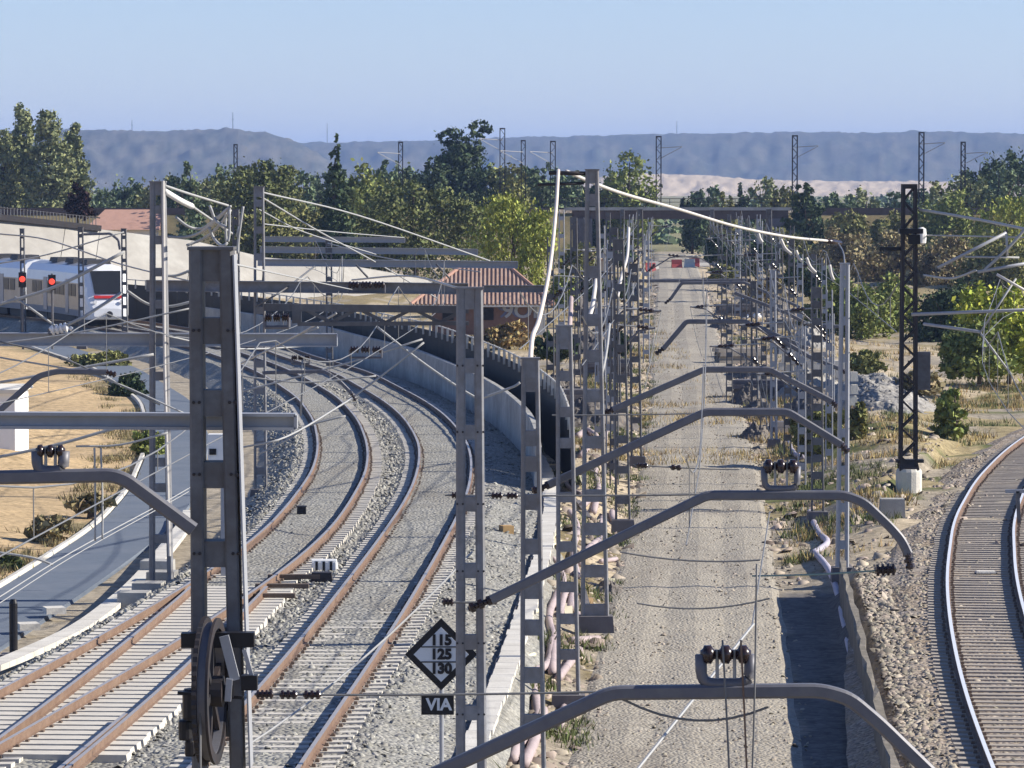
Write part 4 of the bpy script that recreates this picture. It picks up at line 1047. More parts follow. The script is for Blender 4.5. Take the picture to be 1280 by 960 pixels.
def ribbed(m, a, c, r, nrib=5, n=12, mi=0):
    prof = [(0, r * .45)]
    for k in range(nrib):
        t0 = (k + .15) / nrib; t1 = (k + .5) / nrib; t2 = (k + .85) / nrib
        prof += [(t0, r * .6), (t1 - .25 / nrib, r * .95), (t1 + .2 / nrib, r), (t2, r * .6)]
    prof.append((1, r * .45)); m.lathe(a, c, prof, n, mi)
for lb_, Y_, px, yt_, w, sd_ in [
    ('pale thin mast right of the tallest mast, before the site container', 200, 752, 282, 11, 1), ('pale mast with bracket between thin bed mast and tallest mast', 140, 763, 300, 12, 1), ('slim pale mast beside the willow trunk', 240, 702, 262, 9, 1),
    ('pale mast at the left bed edge, under the sixth arm', 225, 808, 292, 9, 1), ('faint pale mast left of the bed near the barriers', 300, 789, 268, 7, 1), ('faint mast between the left bridge pier and the bed', 360, 812, 272, 6, 1),
    ('slim grey mast left of the middle mast', 165, 688, 296, 11, 1), ('thin mast just right of the tallest mast foot', 135, 768, 350, 12, 1), ('thin far mast right of the olive shrub', 280, 732, 272, 7, 1),
    ('grey bracket mast at the right bed edge below the barriers', 340, 900, 280, 7, -1), ('pale bracket mast right of the bed beside the dark heap', 300, 922, 280, 8, -1), ('thin pale mast in the right row under the feeder', 270, 950, 276, 8, -1),
    ('grey bracket mast behind the light debris mast', 225, 975, 296, 9, -1), ('grey bracket mast left of the light debris mast', 205, 930, 330, 9, -1), ('slim bracket mast at the right bed edge by the sleeper stack', 185, 912, 372, 9, -1),
    ('pale bracket mast right of the light debris mast', 190, 1000, 318, 9, -1), ('bracket mast above the pale block wall', 205, 1030, 322, 8, -1), ('thin grey mast in the right debris with the lowest bracket', 150, 985, 392, 10, -1),
    ('thin pale mast beside the weeds, short one', 135, 1003, 408, 11, -1), ('pale mast between weeds and the white edged mast', 142, 1037, 362, 10, -1), ('grey mast over the nearer dark sleeper stack', 165, 955, 420, 9, -1), ('grey mast by the low sleeper stack', 138, 1012, 452, 10, -1), ('pale thin mast before the broad dark heap', 172, 1040, 392, 8, -1), ('grey thin mast over the far sleeper stack', 250, 905, 312, 8, -1), ('grey thin mast right of the far dark heap', 260, 968, 318, 8, -1), ('pale mast beside the upper white bag', 320, 972, 284, 7, -1), ('grey mast left of the olive shrub by the abutment', 345, 990, 282, 7, -1), ('pale thin mast left of the thin bed mast', 155, 748, 372, 10, 1), ('grey thin mast behind the middle mast', 185, 722, 330, 9, 1), ('pale far mast beside the brown heap', 255, 788, 300, 8, 1), ('far faint mast left of the right abutment', 390, 925, 270, 6, -1), ('far faint mast right of the right pier', 360, 948, 268, 6, -1)]:
    row_mast(lb_, Y_, px, yt_, w, sd_, ml='galv_light' if ('pale' in lb_ or 'faint' in lb_) else 'galv')
# left far masts
m322 = LMs('mast carrying the nearer far portal beams, right of the jumper cables', 130.0, 325, 324, 234, 17, 13, -0.7, 11, lw=0.08, dep=0.2, ml='galv_mid')
LMs('slim mast just left of the jumper cables', 168.0, 296, 295, 262, 10, 9, -0.7, 10, lw=0.08, dep=0.2)
LMs('far slim mast rising through the portal beams', 205.0, 412, 411, 300, 9, 8, -0.7, 9, lw=0.08, dep=0.2)
LMs('mast behind the train roof with two arms', 245.0, 102, 101, 284, 8, 7, -0.6, 9, lw=0.09, dep=0.2)
LMs('mast at the front of the train', 250.0, 156, 155, 286, 8, 7, -0.6, 9, lw=0.09, dep=0.2)
LMs('far left mast above the train roof', 262.0, 29, 28, 286, 7, 6, -0.6, 8, lw=0.09, dep=0.2)
def bolts(t, Y, dep, rows, xl, xr, r=0.018):
    for yy in rows:
        for dx in (-3.5, 3.5):
            for x in (xl(yy) + dx, xr(yy) + dx):
                q = P(x, yy, Y - dep / 2); m = MB(); m.lathe((q.x, q.y + .002, q.z), (q.x, q.y - .014, q.z), [(0, r), (1, r * .9)], 6); m.build('bolt', 'dark_steel', t)
bolts(m265, 40.0, 0.42, (413, 503, 593, 692, 800), lambda y: lerp(245, 247, (y - 312) / 650), lambda y: lerp(286, 301, (y - 312) / 650))
bolts(m588, 61.5, 0.2, (457, 540, 630, 714, 804, 893), lambda y: 575, lambda y: lerp(600, 602, (y - 360) / 600))
m = MB(); m.beam(P(293.3, 318, 40.0), P(314.0, 958, 40.0), 0.44, 0.016, up=(1, 0, 0)); m.build('sunlit_edge_strip', 'galv_light', m265)  # pale strip added to imitate sunlight on the mast's right edge
wc = thing('signal_cabinet', 'white apparatus case on a post behind the nearest mast', 'cabinet')
q = P(282, 592, 96.0)
m = MB(); m.box((q.x, q.y, q.z), (0.78, 0.4, 0.92)); cs_ = m.build('case', 'white_paint', wc)
for dx, dz in ((-.28, .45), (-.22, .12), (.18, .5)):
    m = MB(); m.box((q.x + dx, q.y - .21, q.z + dz), (0.16, 0.03, 0.14)); m.build('window', 'black', cs_)
m = MB(); m.box((q.x, q.y, -0.3), (0.22, 0.2, q.z + .3)); m.build('post', 'galv_light', wc)
m = MB(); m.box((q.x, q.y, -0.5), (0.7, 0.6, 0.35)); m.build('footing', 'concrete_light', wc)
# black lattice mast on a white plinth
mK = lattice_mast('black rusty lattice mast on a white concrete plinth', 131.0, 1136, 233, -0.15, 19, wt=15, nb=20, r=0.05)
m = MB(); X = P(1136, 600, 131).x
m.lathe((X, 131, -1.0), (X, 131, -0.1), [(0, .42), (.9, .42), (1, .38)], 16); m.build('plinth', 'concrete_light', mK)
m = MB(); m.box((X, 131, -0.12), (0.62, 0.62, 0.22), top=0.85); m.build('foot_plate', 'dark_steel', mK)
m = MB(); m.box((X + 0.02, 131, P(0, 578, 131).z), (0.86, 0.5, 0.10)); m.build('collar', 'dark_steel', mK)
m = MB(); m.box((X, 130.8, P(0, 292, 131).z), (0.75, 0.5, 0.16)); m.box((X + .1, 130.7, P(0, 305, 131).z), (0.36, 0.3, 0.3)); m.build('insulator_frame', 'black', mK)
m = MB(); m.lathe(P(1152, 284, 130.7), P(1152, 306, 130.7), [(0, .05), (.1, .14), (.5, .16), (.9, .14), (1, .05)], 10); m.build('insulator', 'insulator_white', mK)
m = MB(); m.beam(P(1099, 311, 131), P(1130, 311, 131), 0.12, 0.12); m.build('stub_arm', 'black', mK)
eb = thing('equipment_box', 'grey equipment cabinet fixed behind the black lattice mast', 'cabinet')
m = MB(); c = P(1152, 487, 131.6); m.box((c.x, c.y, c.z), (0.52, 0.35, 1.2)); m.build('cabinet', 'tube_grey', eb)
m = MB(); m.box((c.x + 0.02, c.y - 0.18, c.z + 0.06), (0.42, 0.02, 1.05)); m.build('door', 'galv', eb)
m = MB(); m.beam((c.x - 0.1, c.y, c.z + 0.3), (c.x - 0.45, c.y - 0.3, c.z + 0.3), 0.06, 0.06); m.beam((c.x - 0.1, c.y, c.z + 0.9), (c.x - 0.45, c.y - 0.3, c.z + 0.9), 0.06, 0.06); m.build('bracket', 'dark_steel', eb)
cb = MB(); c = G(1115, 640, -0.75); cb.box((c.x, c.y, -1.0), (0.75, 0.6, 0.65), top=0.92); tag(cb.build('concrete_block', 'concrete'), 'squat grey concrete block below the white plinth', 'concrete block')
# masts on the far embankment
for px, yt, w, lb in ((295, 181, 4, 'far embankment mast above the broad olive tree'), (501, 178, 5, 'far embankment mast left of the cedar'), (628, 161, 6, 'far embankment mast right of the cedar'),
                      (654, 176, 5, 'pale far mast between two darker ones right of the cedar'), (691, 177, 6, 'far embankment mast above the white feeder cable end'), (823, 171, 6, 'far mast on the bridge, tallest above the deck'),
                      (993, 170, 6, 'far embankment mast above the dark tree right of the bridge'), (1151, 166, 6, 'far embankment mast behind the black lattice mast'), (1203, 178, 5, 'pale far mast beside the dark right crown')):
    lattice_mast(lb, YO + 4.4 if w > 5 else YO + 9, px, yt, 5.2, w, nb=13, r=0.05, ml='dark_steel', group='masts on the far embankment')
    t_ = [o for o in COL.objects if o.get('label') == lb][-1]
    if w > 4:
        m = MB(); q = P(px, yt + 14, YO + 4.4); e = 1 if px > 800 else -1
        m.tube([q, q + Vector((2.6 * e, -1.5, 0.15))], 0.05, 5); m.tube([q - Vector((0, 0, 1.3)), q + Vector((2.6 * e, -1.5, 0.1))], 0.04, 5); m.build('cantilever', 'galv_light', t_)
# hill top aerials
for px, yt, yb, Y, lb in ((165, 150, 166, 4600, 'thin aerial on the mesa top, left one'), (291, 140, 163, 4600, 'thin aerial on the mesa top, right one'), (409, 154, 180, 5700, 'thin aerial on the hills above the cypress'), (846, 151, 170, 5700, 'red aerial on the hills above the bridge')):
    a, c = P(px, yb, Y), P(px, yt, Y)
    tw = thing('aerial_mast', lb, 'aerial mast')
    m = MB(); m.tube([a - Vector((0, 0, 4)), c], [0.6, 0.35], 6); m.build('shaft', 'galv', tw)
    m = MB(); m.tube([a.lerp(c, .6) - Vector((1.5, 0, 0)), a.lerp(c, .6) + Vector((1.5, 0, 0))], .25, 5); m.build('antenna', 'galv', tw)

# ------------------------------------------------------------------ portal beams
def ibeam(label, Y, x0, x1, y0, y1, hpx, ml='galv_mid', posts=(), dep=0.25, name='portal_beam'):
    s = FPX / Y; t = thing(name, label, 'portal beam')
    a, c = P(x0, y0, Y), P(x1, y1, Y); h = hpx / s
    m = MB(); m.beam(a, c, 0.03, h); m.build('web', ml, t)
    for q in (-1, 1):
        m = MB(); u = Vector((0, 0, q * h / 2)); m.beam(a + u, c + u, dep, 0.03); m.build('flange', ml, t)
    m = MB(); m.box((c.x, c.y, c.z - h / 2), (0.03, dep, h)); m.build('end_plate', ml, t)
    return t
ibeam('nearest wide grey beam, passing behind the thick mast', 40.6, -40, 370, 525, 527, 17, dep=0.2, ml='galv_light')
ibeam('second grey beam crossing below the train from the left edge', 97.9, -60, 421, 424, 425, 15, ml='galv_light', dep=0.3)
ibeam('grey beam ending at the mast before the diamond sign', 129.5, 183, 585, 357, 361, 13, dep=0.3)
ibeam('far beam just above the house roof', 166.0, 322, 647, 328, 331, 8, ml='galv_light', dep=0.3)
ibeam('second farthest beam above the house', 205.0, 325, 597, 312, 315, 7, ml='galv_light', dep=0.3)
ibeam('farthest and shortest beam in front of the round tree', 235.0, 330, 506, 299, 300, 6, ml='galv_light', dep=0.3)
ibeam('short grey beam piece right of the house roof edge', 165.0, 605, 680, 361, 361, 8, dep=0.3)
# truss beam held by the mast before the sign
tt_ = thing('truss_beam', 'lattice truss beam reaching left from the mast before the sign', 'truss beam')
Y = 62.2
m = MB(); m.beam(P(330, 384, Y), P(586, 387, Y), 0.10, 0.11); m.build('top_chord', 'galv', tt_)
m = MB(); m.beam(P(372, 405, Y), P(586, 404, Y), 0.10, 0.06); m.build('bottom_chord', 'galv', tt_)
for k in range(6):
    xa = 380 + k * 34; m = MB()
    m.beam(P(xa, 403 if k % 2 else 386, Y), P(xa + 34, 386 if k % 2 else 403, Y), 0.05, 0.05); m.build('diagonal', 'galv', tt_)
m = MB(); m.box(tuple(P(371, 404, Y)), (0.14, 0.14, 0.28)); m.build('end_block', 'galv', tt_)

# ------------------------------------------------------------------ bent arms with insulators
def ribbed(m, a, c, r, nrib=5, n=12, mi=0):
    prof = [(0, r * .45)]
    for k in range(nrib):
        t0 = (k + .15) / nrib; t1 = (k + .5) / nrib; t2 = (k + .85) / nrib
        prof += [(t0, r * .6), (t1 - .25 / nrib, r * .95), (t1 + .2 / nrib, r), (t2, r * .6)]
    prof.append((1, r * .45)); m.lathe(a, c, prof, n, mi)
def yoke(parent, Y, xa, xb, yt, yb, dy=0.0):
    """U bracket on top of an arm with a row of dark insulators between its horns"""
    s = FPX / Y; r = 0.055 if Y < 50 else 0.05
    m = MB(); m.tube(bend([P(xa, yt, Y), P(xa + 1, yb - 3, Y), P(xb - 1, yb - 3, Y), P(xb, yt, Y)], 0.12), r, 8); yk = m.build('yoke', 'tube_grey', parent, smooth=True)
    for k in range(3):
        x0 = lerp(xa - 2, xb + 2, k / 3 + .02); x1 = lerp(xa - 2, xb + 2, (k + 1) / 3 - .02)
        m = MB(); ribbed(m, P(x0, yt, Y), P(x1, yt, Y), (yb - yt) * 0.30 / s, 1, 12); m.build('insulator', 'insulator', yk, smooth=True)
    for f in (0.33, 0.68):
        x = lerp(xa, xb, f); m = MB(); m.tube([P(x, yt - 6, Y), P(x, yb + 4, Y)], 0.018 if Y < 50 else 0.02, 6); m.build('rod', 'wire_light', yk)
    return yk
def arm(label, Y, pts, r, yk=None, ends=(True, True), ml='tube_grey', name='bent_arm', rb=0.11, Ys=None):
    t = thing(name, label, 'support arm')
    w = [P(p[0], p[1], (Ys[i] if Ys else Y)) for i, p in enumerate(pts)]
    m = MB(); bw_ = bend(w, rb, 4); k_ = r * 1.05; c_ = r * .7
    for p_, t_ in [(bw_[i], (bw_[min(i + 1, len(bw_) - 1)] - bw_[max(i - 1, 0)]).normalized()) for i in range(len(bw_))]:
        up_ = Vector((-t_.z, 0, t_.x)).normalized()
        if up_.z < 0: up_ = -up_
        yv = Vector((0, 1, 0))
        for (qa, qb) in ((-k_, -c_), (-c_, -k_), (c_, -k_), (k_, -c_), (k_, c_), (c_, k_), (-c_, k_), (-k_, c_)): m.v.append(tuple(p_ + yv * qa + up_ * qb))
    nb_ = len(bw_)
    for i in range(nb_ - 1):
        for q_ in range(8): m.f.append((i * 8 + q_, i * 8 + (q_ + 1) % 8, (i + 1) * 8 + (q_ + 1) % 8, (i + 1) * 8 + q_)); m.m.append(0)
    m.f.append(tuple(range(7, -1, -1))); m.m.append(0); m.f.append(tuple((nb_ - 1) * 8 + q_ for q_ in range(8))); m.m.append(0)
    m.build('tube', ml, t)
    for q, (i, j) in zip(ends, ((0, 1), (-1, -2))):
        if q:
            d = (w[i] - w[j]).normalized(); m = MB(); ribbed(m, w[i] - d * 0.04, w[i] + d * 0.20 + Vector((-.04 if i else -.16, 0, -0.05)), r * 1.15, 3, 10); m.build('insulator', 'insulator', t)
    if yk: yoke(t, Y, *yk)
    return t
arm('nearest long bent arm crossing the bottom of the gravel bed', 38.0, [(490, 992), (764, 866), (1026, 863), (1062, 873), (1100, 905), (1165, 968)], 0.062, (876, 938, 818, 858), ends=(False, False))
arm('second bent arm, from the sign mast to the right of the bed', 61.0, [(614, 750), (884, 619), (1056, 619), (1080, 628), (1112, 658), (1127, 675), (1135, 692)], 0.066, (955, 997, 583, 614))
arm('third bent arm rising from the slim middle masts', 82.3, [(686, 606), (882, 515), (985, 515), (1052, 556)], 0.075, ends=(True, True))
arm('fourth bent arm, with its left end by the thin bed mast', 120.0, [(766, 512), (880, 462), (962, 462), (1040, 502)], 0.085, ends=(True, True))
arm('fifth bent arm with a hooked end over the gravel bed', 160.0, [(829, 436), (858, 402), (932, 402), (1010, 436)], 0.085, ends=(True, False))
arm('sixth thin bent arm over the far gravel bed', 200.0, [(838, 374), (852, 354), (930, 353), (1000, 384)], 0.07, ends=(True, False))
arm('far straight arm over the bed, just below the red barriers', 236.0, [(797, 351), (868, 351), (935, 350)], 0.09, ends=(True, True))
arm('slanting dark arm descending right, above the pale block wall', 172.0, [(918, 366), (985, 392), (1015, 408), (1050, 408)], 0.07, ends=(False, True))
arm('slanting dark arm behind the light debris mast', 150.0, [(936, 404), (968, 420), (1012, 446), (1052, 462)], 0.075, ends=(False, True))
arm('left bent arm with three insulators above the sand', 39.6, [(-90, 640), (-20, 597), (140, 594), (158, 600), (242, 662)], 0.062, (46, 80, 564, 592), ends=(False, False))
arm('farther left bent arm below the second beam', 74.0, [(-10, 522), (48, 470), (72, 464), (134, 465)], 0.05, None, ends=(False, True))
arm('hooked arm on the mast above the train roof', 245.0, [(102, 293), (138, 292), (148, 300), (150, 312)], 0.07, None, ends=(False, False))
arm('thin bent arm over the curved tracks', 110.0, [(328, 466), (406, 464), (424, 476), (440, 492)], 0.045, None, ends=(False, True))
# insulator sets standing on the beams
def insul_set(label, Y, x0, x1, y, hpx, n=3, ml='insulator'):
    t = thing('insulator_set', label, 'insulator', group='insulators on beams'); s = FPX / Y
    for k in range(n):
        m = MB(); ribbed(m, P(lerp(x0, x1, k / n + .03), y, Y), P(lerp(x0, x1, (k + 1) / n - .03), y, Y), hpx / 2 / s, 3, 10); m.build('insulator', ml, t)
    m = MB()
    for x in (x0 + 1, x1 - 1): m.tube([P(x, y, Y), P(x, y + hpx * 1.1, Y)], 0.03, 6)
    m.tube([P(x0 + 1, y + hpx * 1.1, Y), P(x1 - 1, y + hpx * 1.1, Y)], 0.03, 6); m.build('bracket', 'tube_grey', t)
insul_set('dark insulators on the beam left of the sign mast', 129.2, 434, 482, 356, 9)
insul_set('dark insulator pair before the curved concrete wall', 112.0, 436, 478, 437, 9)
insul_set('black insulators at the left end of the truss beam', 62.0, 330, 362, 397, 11)
insul_set('small insulators over the left curved track', 110.0, 364, 388, 447, 7)
insul_set('black insulators on the far left of the second beam', 97.6, 60, 92, 411, 6, 2, 'insulator_white')
# lone black insulators along span wires
def span_wire(label, Y, a, c, ins=(), r=0.014, ml='wire', sg=0.02, name='span_wire', rr=0.07, Y2=None, iml='insulator', ln=14):
    t = thing(name, label, 'wire'); A, C_ = P(*a, Y), P(*c, Y2 or Y); pts = sag(A, C_, sg)
    m = MB(); m.tube(pts, r, 5); m.build('wire', ml, t)
    for (f, k) in ins:
        p = pts[int(f * 8)] if f in (0, 1) else A.lerp(C_, f) - Vector((0, 0, sg * 4 * f * (1 - f)))
        d = (C_ - A).normalized() * (ln / 2 / (FPX / Y)); m = MB(); ribbed(m, p - d, p + d, rr, k, 10); m.build('insulator', iml, t)
    return t
span_wire('dark span wire with insulators above the diamond sign foot', 52.0, (318, 868), (742, 865), ((0.03, 4), (0.10, 3), (0.17, 3)), r=0.016, rr=0.06, ln=22)
span_wire('dark span wire at the third arm height across the bed', 66.0, (556, 619), (938, 617), ((0.04, 4), (0.17, 3), (0.22, 3)), r=0.016, rr=0.055)
span_wire('short dark clamp wire across the sign mast', 61.2, (552, 752), (618, 751), ((0.12, 3), (0.95, 3)), r=0.02, rr=0.06)
span_wire('thin wire with two black insulators over the gravel bed', 84.0, (792, 581), (924, 587), ((0.08, 3), (0.4, 2)), r=0.014, rr=0.06)
span_wire('thin greenish wire below the second arm, right side', 61.0, (940, 720), (1112, 712), ((0.97, 4),), r=0.014, ml='wire_green', rr=0.09, ln=26)
span_wire('thin wire across the slim masts below the fourth arm', 90.0, (690, 519), (932, 515), (), r=0.016)
span_wire('thin dark wire lying low across the bed', 88.0, (775, 690), (950, 700), (), r=0.02, sg=0.1)
span_wire('dark hanging wire under the nearest arm', 38.0, (778, 874), (960, 884), (), r=0.012, sg=0.16)
span_wire('dark hanging wire over the middle of the bed', 64.0, (796, 754), (962, 748), (), r=0.014, sg=0.12)
span_wire('light slanting stay wire rising over the bed to the right', 36.0, (786, 975), (942, 780), (), r=0.014, ml='wire_light', Y2=44.0, sg=0.0)
span_wire('thin stay wire continuing up beside the second arm', 44.0, (940, 782), (962, 640), (), r=0.01, ml='wire', Y2=60.0, sg=0.0)
span_wire('light wire crossing low over the right curved track', 60.0, (300, 938), (590, 690), (), r=0.018, ml='wire_light', sg=0.2, Y2=64.0)
# tubes and wires of the left portals
def tube_thing(label, pts, r, ml, cat='tube', name='steady_tube', n=6, smooth_=True, ins=None):
    t = thing(name, label, cat)
    w = [P(p[0], p[1], p[2]) for p in pts]
    if len(w) > 2 and smooth_: w = spline(w, 6)
    m = MB(); m.tube(w, r, n); m.build('tube' if cat == 'tube' else 'strand', ml, t, smooth=True)
    if ins:
        for p in ins:
            d = Vector((0.1, 0, 0.02)) * p[3]; c = P(*p[:3]); m = MB(); ribbed(m, c - d, c + d, r * 3.0, 4, 10); m.build('insulator', 'insulator_white', t)
    return t
TT = tube_thing
TT('long pale tube passing in front of the train side', [(-10, 383, 97), (70, 358, 97), (155, 315, 97)], 0.04, 'wire_light')
TT('short pale tube from the beam insulator up to the train nose', [(74, 411, 97), (105, 396, 97), (152, 366, 97)], 0.04, 'wire_light', smooth_=False, ins=[(74, 411, 97, 2)])
TT('pale stay of two strands left of the beam insulator', [(18, 371, 97), (74, 411, 97)], 0.03, 'wire_light')
TT('pale tube under the second beam ending at the left mast', [(0, 478, 96), (95, 461, 96), (192, 443, 96)], 0.035, 'wire_light')
TT('pale slanting wire above the nearest beam on the sand', [(-5, 572, 60), (70, 556, 60), (148, 534, 60)], 0.024, 'wire_light', 'wire', 'overhead_wire')
TT('thin pale wire below the nearest beam by the mast', [(95, 558, 60), (150, 556, 60), (210, 541, 60)], 0.016, 'wire_light', 'wire', 'overhead_wire')
TT('slanting double wire falling right over the sand', [(0, 427, 80), (80, 448, 80), (200, 506, 80)], 0.018, 'wire', 'wire', 'overhead_wire')
TT('pale double wire running along the asphalt path', [(-10, 752, 62), (90, 690, 66), (205, 628, 72), (240, 608, 75)], 0.010, 'wire_light', 'wire', 'overhead_wire')
TT('second strand along the asphalt path', [(-10, 760, 62), (90, 696, 66), (205, 632, 72), (240, 612, 75)], 0.008, 'wire_light', 'wire', 'overhead_wire')
TT('pale tube at the path edge near the lower left', [(-5, 690, 70), (40, 697, 70), (66, 706, 70)], 0.022, 'wire_light')
TT('pale brace tube sloping down over the left curved rails', [(323, 568, 100), (362, 548, 100), (386, 532, 100), (432, 520, 100)], 0.025, 'wire_light')
TT('long pale tube slanting up in front of the curved wall', [(300, 490, 120), (420, 458, 120), (528, 424, 120)], 0.03, 'wire_light')
TT('pale crossing tube from rails to the fence end', [(425, 508, 120), (470, 475, 120), (530, 428, 120)], 0.03, 'wire_light')
TT('pale tube falling from the truss to the wall end', [(472, 409, 120), (520, 447, 120), (570, 482, 120), (600, 500, 120)], 0.035, 'wire_light')
TT('white tube right of the sign mast pointing to the feeder mast', [(604, 497, 90), (640, 484, 90), (650, 478, 90)], 0.03, 'wire_light')
TT('vertical pale hanger above the thin bent arm', [(378, 448, 110), (378, 470, 110), (376, 520, 110)], 0.03, 'wire_light', smooth_=False)
TT('pale diagonal on the end of the second beam', [(368, 420, 97), (396, 410, 97), (398, 409, 97)], 0.025, 'wire_light', smooth_=False)
TT('upper pale stay from the middle far mast to the beam end', [(326, 240, 131), (450, 270, 150), (612, 326, 166)], 0.03, 'wire_light', 'wire', 'stay_wire')
TT('lower pale stay from the middle far mast', [(326, 246, 131), (400, 290, 150), (470, 328, 166), (545, 372, 176)], 0.028, 'wire_light', 'wire', 'stay_wire')
TT('white insulator rod leaving the left mast top', [(206, 239, 97.4), (224, 250, 98), (240, 258, 99)], 0.07, 'insulator_white')
TT('pale stay from the left mast top to the cables', [(206, 232, 97.4), (242, 244, 99), (285, 257, 100)], 0.03, 'wire_light', 'wire', 'stay_wire')
TT('lower pale stay from the insulator rod to the cables', [(240, 258, 99), (262, 273, 100), (290, 292, 101)], 0.03, 'wire_light', 'wire', 'stay_wire')
TT('grey brace under the beam left of the sign mast, left one', [(320, 383, 129), (355, 362, 129), (393, 333, 135)], 0.03, 'galv')
TT('grey brace between far beams above the pale wall', [(445, 331, 150), (460, 347, 150)], 0.04, 'galv')
TT('grey brace right of the far slim mast', [(545, 330, 160), (562, 348, 160)], 0.04, 'galv')
LW = [('thin wire from the left edge down to the second beam', [(-5, 292, 110), (60, 300, 108), (150, 330, 104), (240, 352, 100)]), ('thin wire sagging above the train roof', [(-5, 330, 120), (60, 318, 120), (155, 290, 120)]), ('thin wire crossing below the train towards the nearest mast', [(-5, 430, 90), (100, 415, 90), (240, 385, 90)]), ('thin wire from the nearest mast head to the far beams', [(292, 330, 60), (360, 345, 90), (440, 362, 129)]), ('thin wire over the sand under the second beam', [(-5, 446, 80), (120, 470, 80), (238, 520, 80)]),
      ('thin wire over the curve below the second beam', [(300, 470, 100), (380, 478, 100), (470, 470, 100)]), ('thin wire from the left mast across the curve', [(208, 420, 97), (300, 436, 100), (420, 430, 110)]), ('thin wire climbing to the truss beam', [(300, 455, 80), (360, 425, 75), (420, 392, 66)]), ('thin wire from the truss to the sign mast head', [(440, 350, 90), (510, 345, 80), (580, 362, 62)]), ('thin wire between the far beams and the house', [(410, 304, 200), (480, 322, 190), (600, 340, 180)]),
      ('thin upright wire pair beside the left mast, left strand', [(118, 560, 60), (119, 620, 60), (119, 676, 60)]), ('thin upright wire pair beside the left mast, right strand', [(126, 560, 60), (128, 620, 60), (128, 674, 60)]), ('thin wire from the far mast top down to the pale wall', [(324, 262, 131), (380, 290, 150), (470, 318, 170)]), ('thin wire above the farthest beam', [(330, 280, 150), (420, 290, 180), (505, 297, 235)]), ('low thin wire across the rails right of the nearest mast', [(300, 560, 75), (360, 545, 75), (440, 498, 80)])]
for lb, pt in LW: TT(lb, pt, 0.012 + 0.00008 * pt[0][2], 'wire_light', 'wire', 'overhead_wire')
# jumper cables above the nearest mast
J = [('first jumper cable looping from the left mast', [(219, 271, 99), (235, 283, 99), (250, 286, 99), (262, 280, 98), (288, 258, 96)]),
     ('second jumper cable looping low from the left mast', [(210, 296, 99), (235, 296, 99), (258, 286, 98), (287, 260, 96)]),
     ('third jumper cable sagging to the nearest mast head', [(233, 307, 98), (255, 298, 98), (272, 284, 97), (288, 263, 96)]),
     ('fourth jumper cable crossing the bundle steeply', [(262, 257, 97), (270, 276, 97), (283, 284, 96)]),
     ('fifth jumper cable curling under the bundle', [(261, 284, 97), (268, 299, 97), (278, 307, 96), (286, 298, 96), (287, 262, 96)]),
     ('sixth jumper cable hanging straight beside the mast head', [(304, 258, 100), (301, 278, 100), (298, 300, 100), (297, 317, 100)]),
     ('seventh jumper cable, shortest, right of the bundle', [(299, 283, 100), (296, 296, 100)]),
     ('eighth jumper cable, thin upright strands in the bundle', [(282, 262, 97), (282, 285, 97), (283, 303, 97)]),
     ('ninth jumper cable sagging behind the mast head', [(207, 345, 99), (222, 344, 99), (238, 338, 99)]),
     ('tenth jumper cable sagging below the train nose', [(158, 363, 98), (185, 380, 98), (212, 383, 98), (240, 377, 98)])]
for lb, pt in J: TT(lb, pt, 0.035, 'wire_light', 'cable', 'jumper_cable')
# white feeder cable on the tallest slim mast
TT('thick white feeder cable sagging to the right over the bed', [(708, 214, 95), (738, 227, 97), (782, 243, 103), (850, 262, 112), (920, 283, 120), (985, 296, 128), (1034, 301, 134)], [0.042] * 37, 'cable_white', 'cable', 'feeder_cable', n=7)
TT('thick pale beige feeder cable dropping to the feeder mast top', [(698, 213, 95), (695, 262, 92), (688, 330, 85), (675, 395, 74), (666, 420, 68), (663, 450, 64)], 0.04, 'cable_beige', 'cable', 'feeder_cable', n=7)
TT('black insulator at the right end of the white feeder', [(1032, 301, 134), (1050, 304, 135)], 0.09, 'insulator')
TT('dark wire from the feeder insulator down to the white edged mast', [(1048, 304, 134), (1054, 315, 120), (1056, 331, 107)], 0.02, 'wire', 'wire', 'tail_wire')
TT('dark crossbar at the tallest mast top', [(686, 216, 95), (738, 217, 95)], 0.05, 'dark_steel')
TT('lower dark crossbar left of the tallest mast', [(672, 231, 95), (730, 229, 95)], 0.035, 'dark_steel')
for k, (xa, ya, xb, yb) in enumerate([(976, 299, 990, 318), (995, 313, 1003, 327), (1008, 322, 1020, 341), (1037, 331, 1042, 350), (948, 292, 953, 303)]):
    TT(['first white jumper below the feeder end', 'second white jumper below the feeder end', 'third white jumper below the feeder end', 'white jumper at the white edged mast top', 'short white jumper left of the others'][k], [(xa, ya, 134), (lerp(xa, xb, .4), lerp(ya, yb, .6), 134), (xb, yb, 134)], 0.05, 'cable_white', 'cable', 'jumper_cable')
TT('white tube leaning on the thin far mast', [(786, 285, 175), (784, 320, 172), (777, 345, 170), (772, 372, 168)], 0.06, 'cable_white')
TT('white leaning tube between the slim masts', [(745, 350, 120), (740, 385, 118), (731, 412, 117)], 0.06, 'cable_white')
TT('pink tube hanging left of the middle mast', [(714, 372, 96), (713, 395, 95), (711, 420, 94)], 0.055, 'cable_pink')
TT('thin pale tube beside the tallest mast', [(762, 405, 110), (758, 440, 108), (752, 470, 107)], 0.035, 'wire_light')
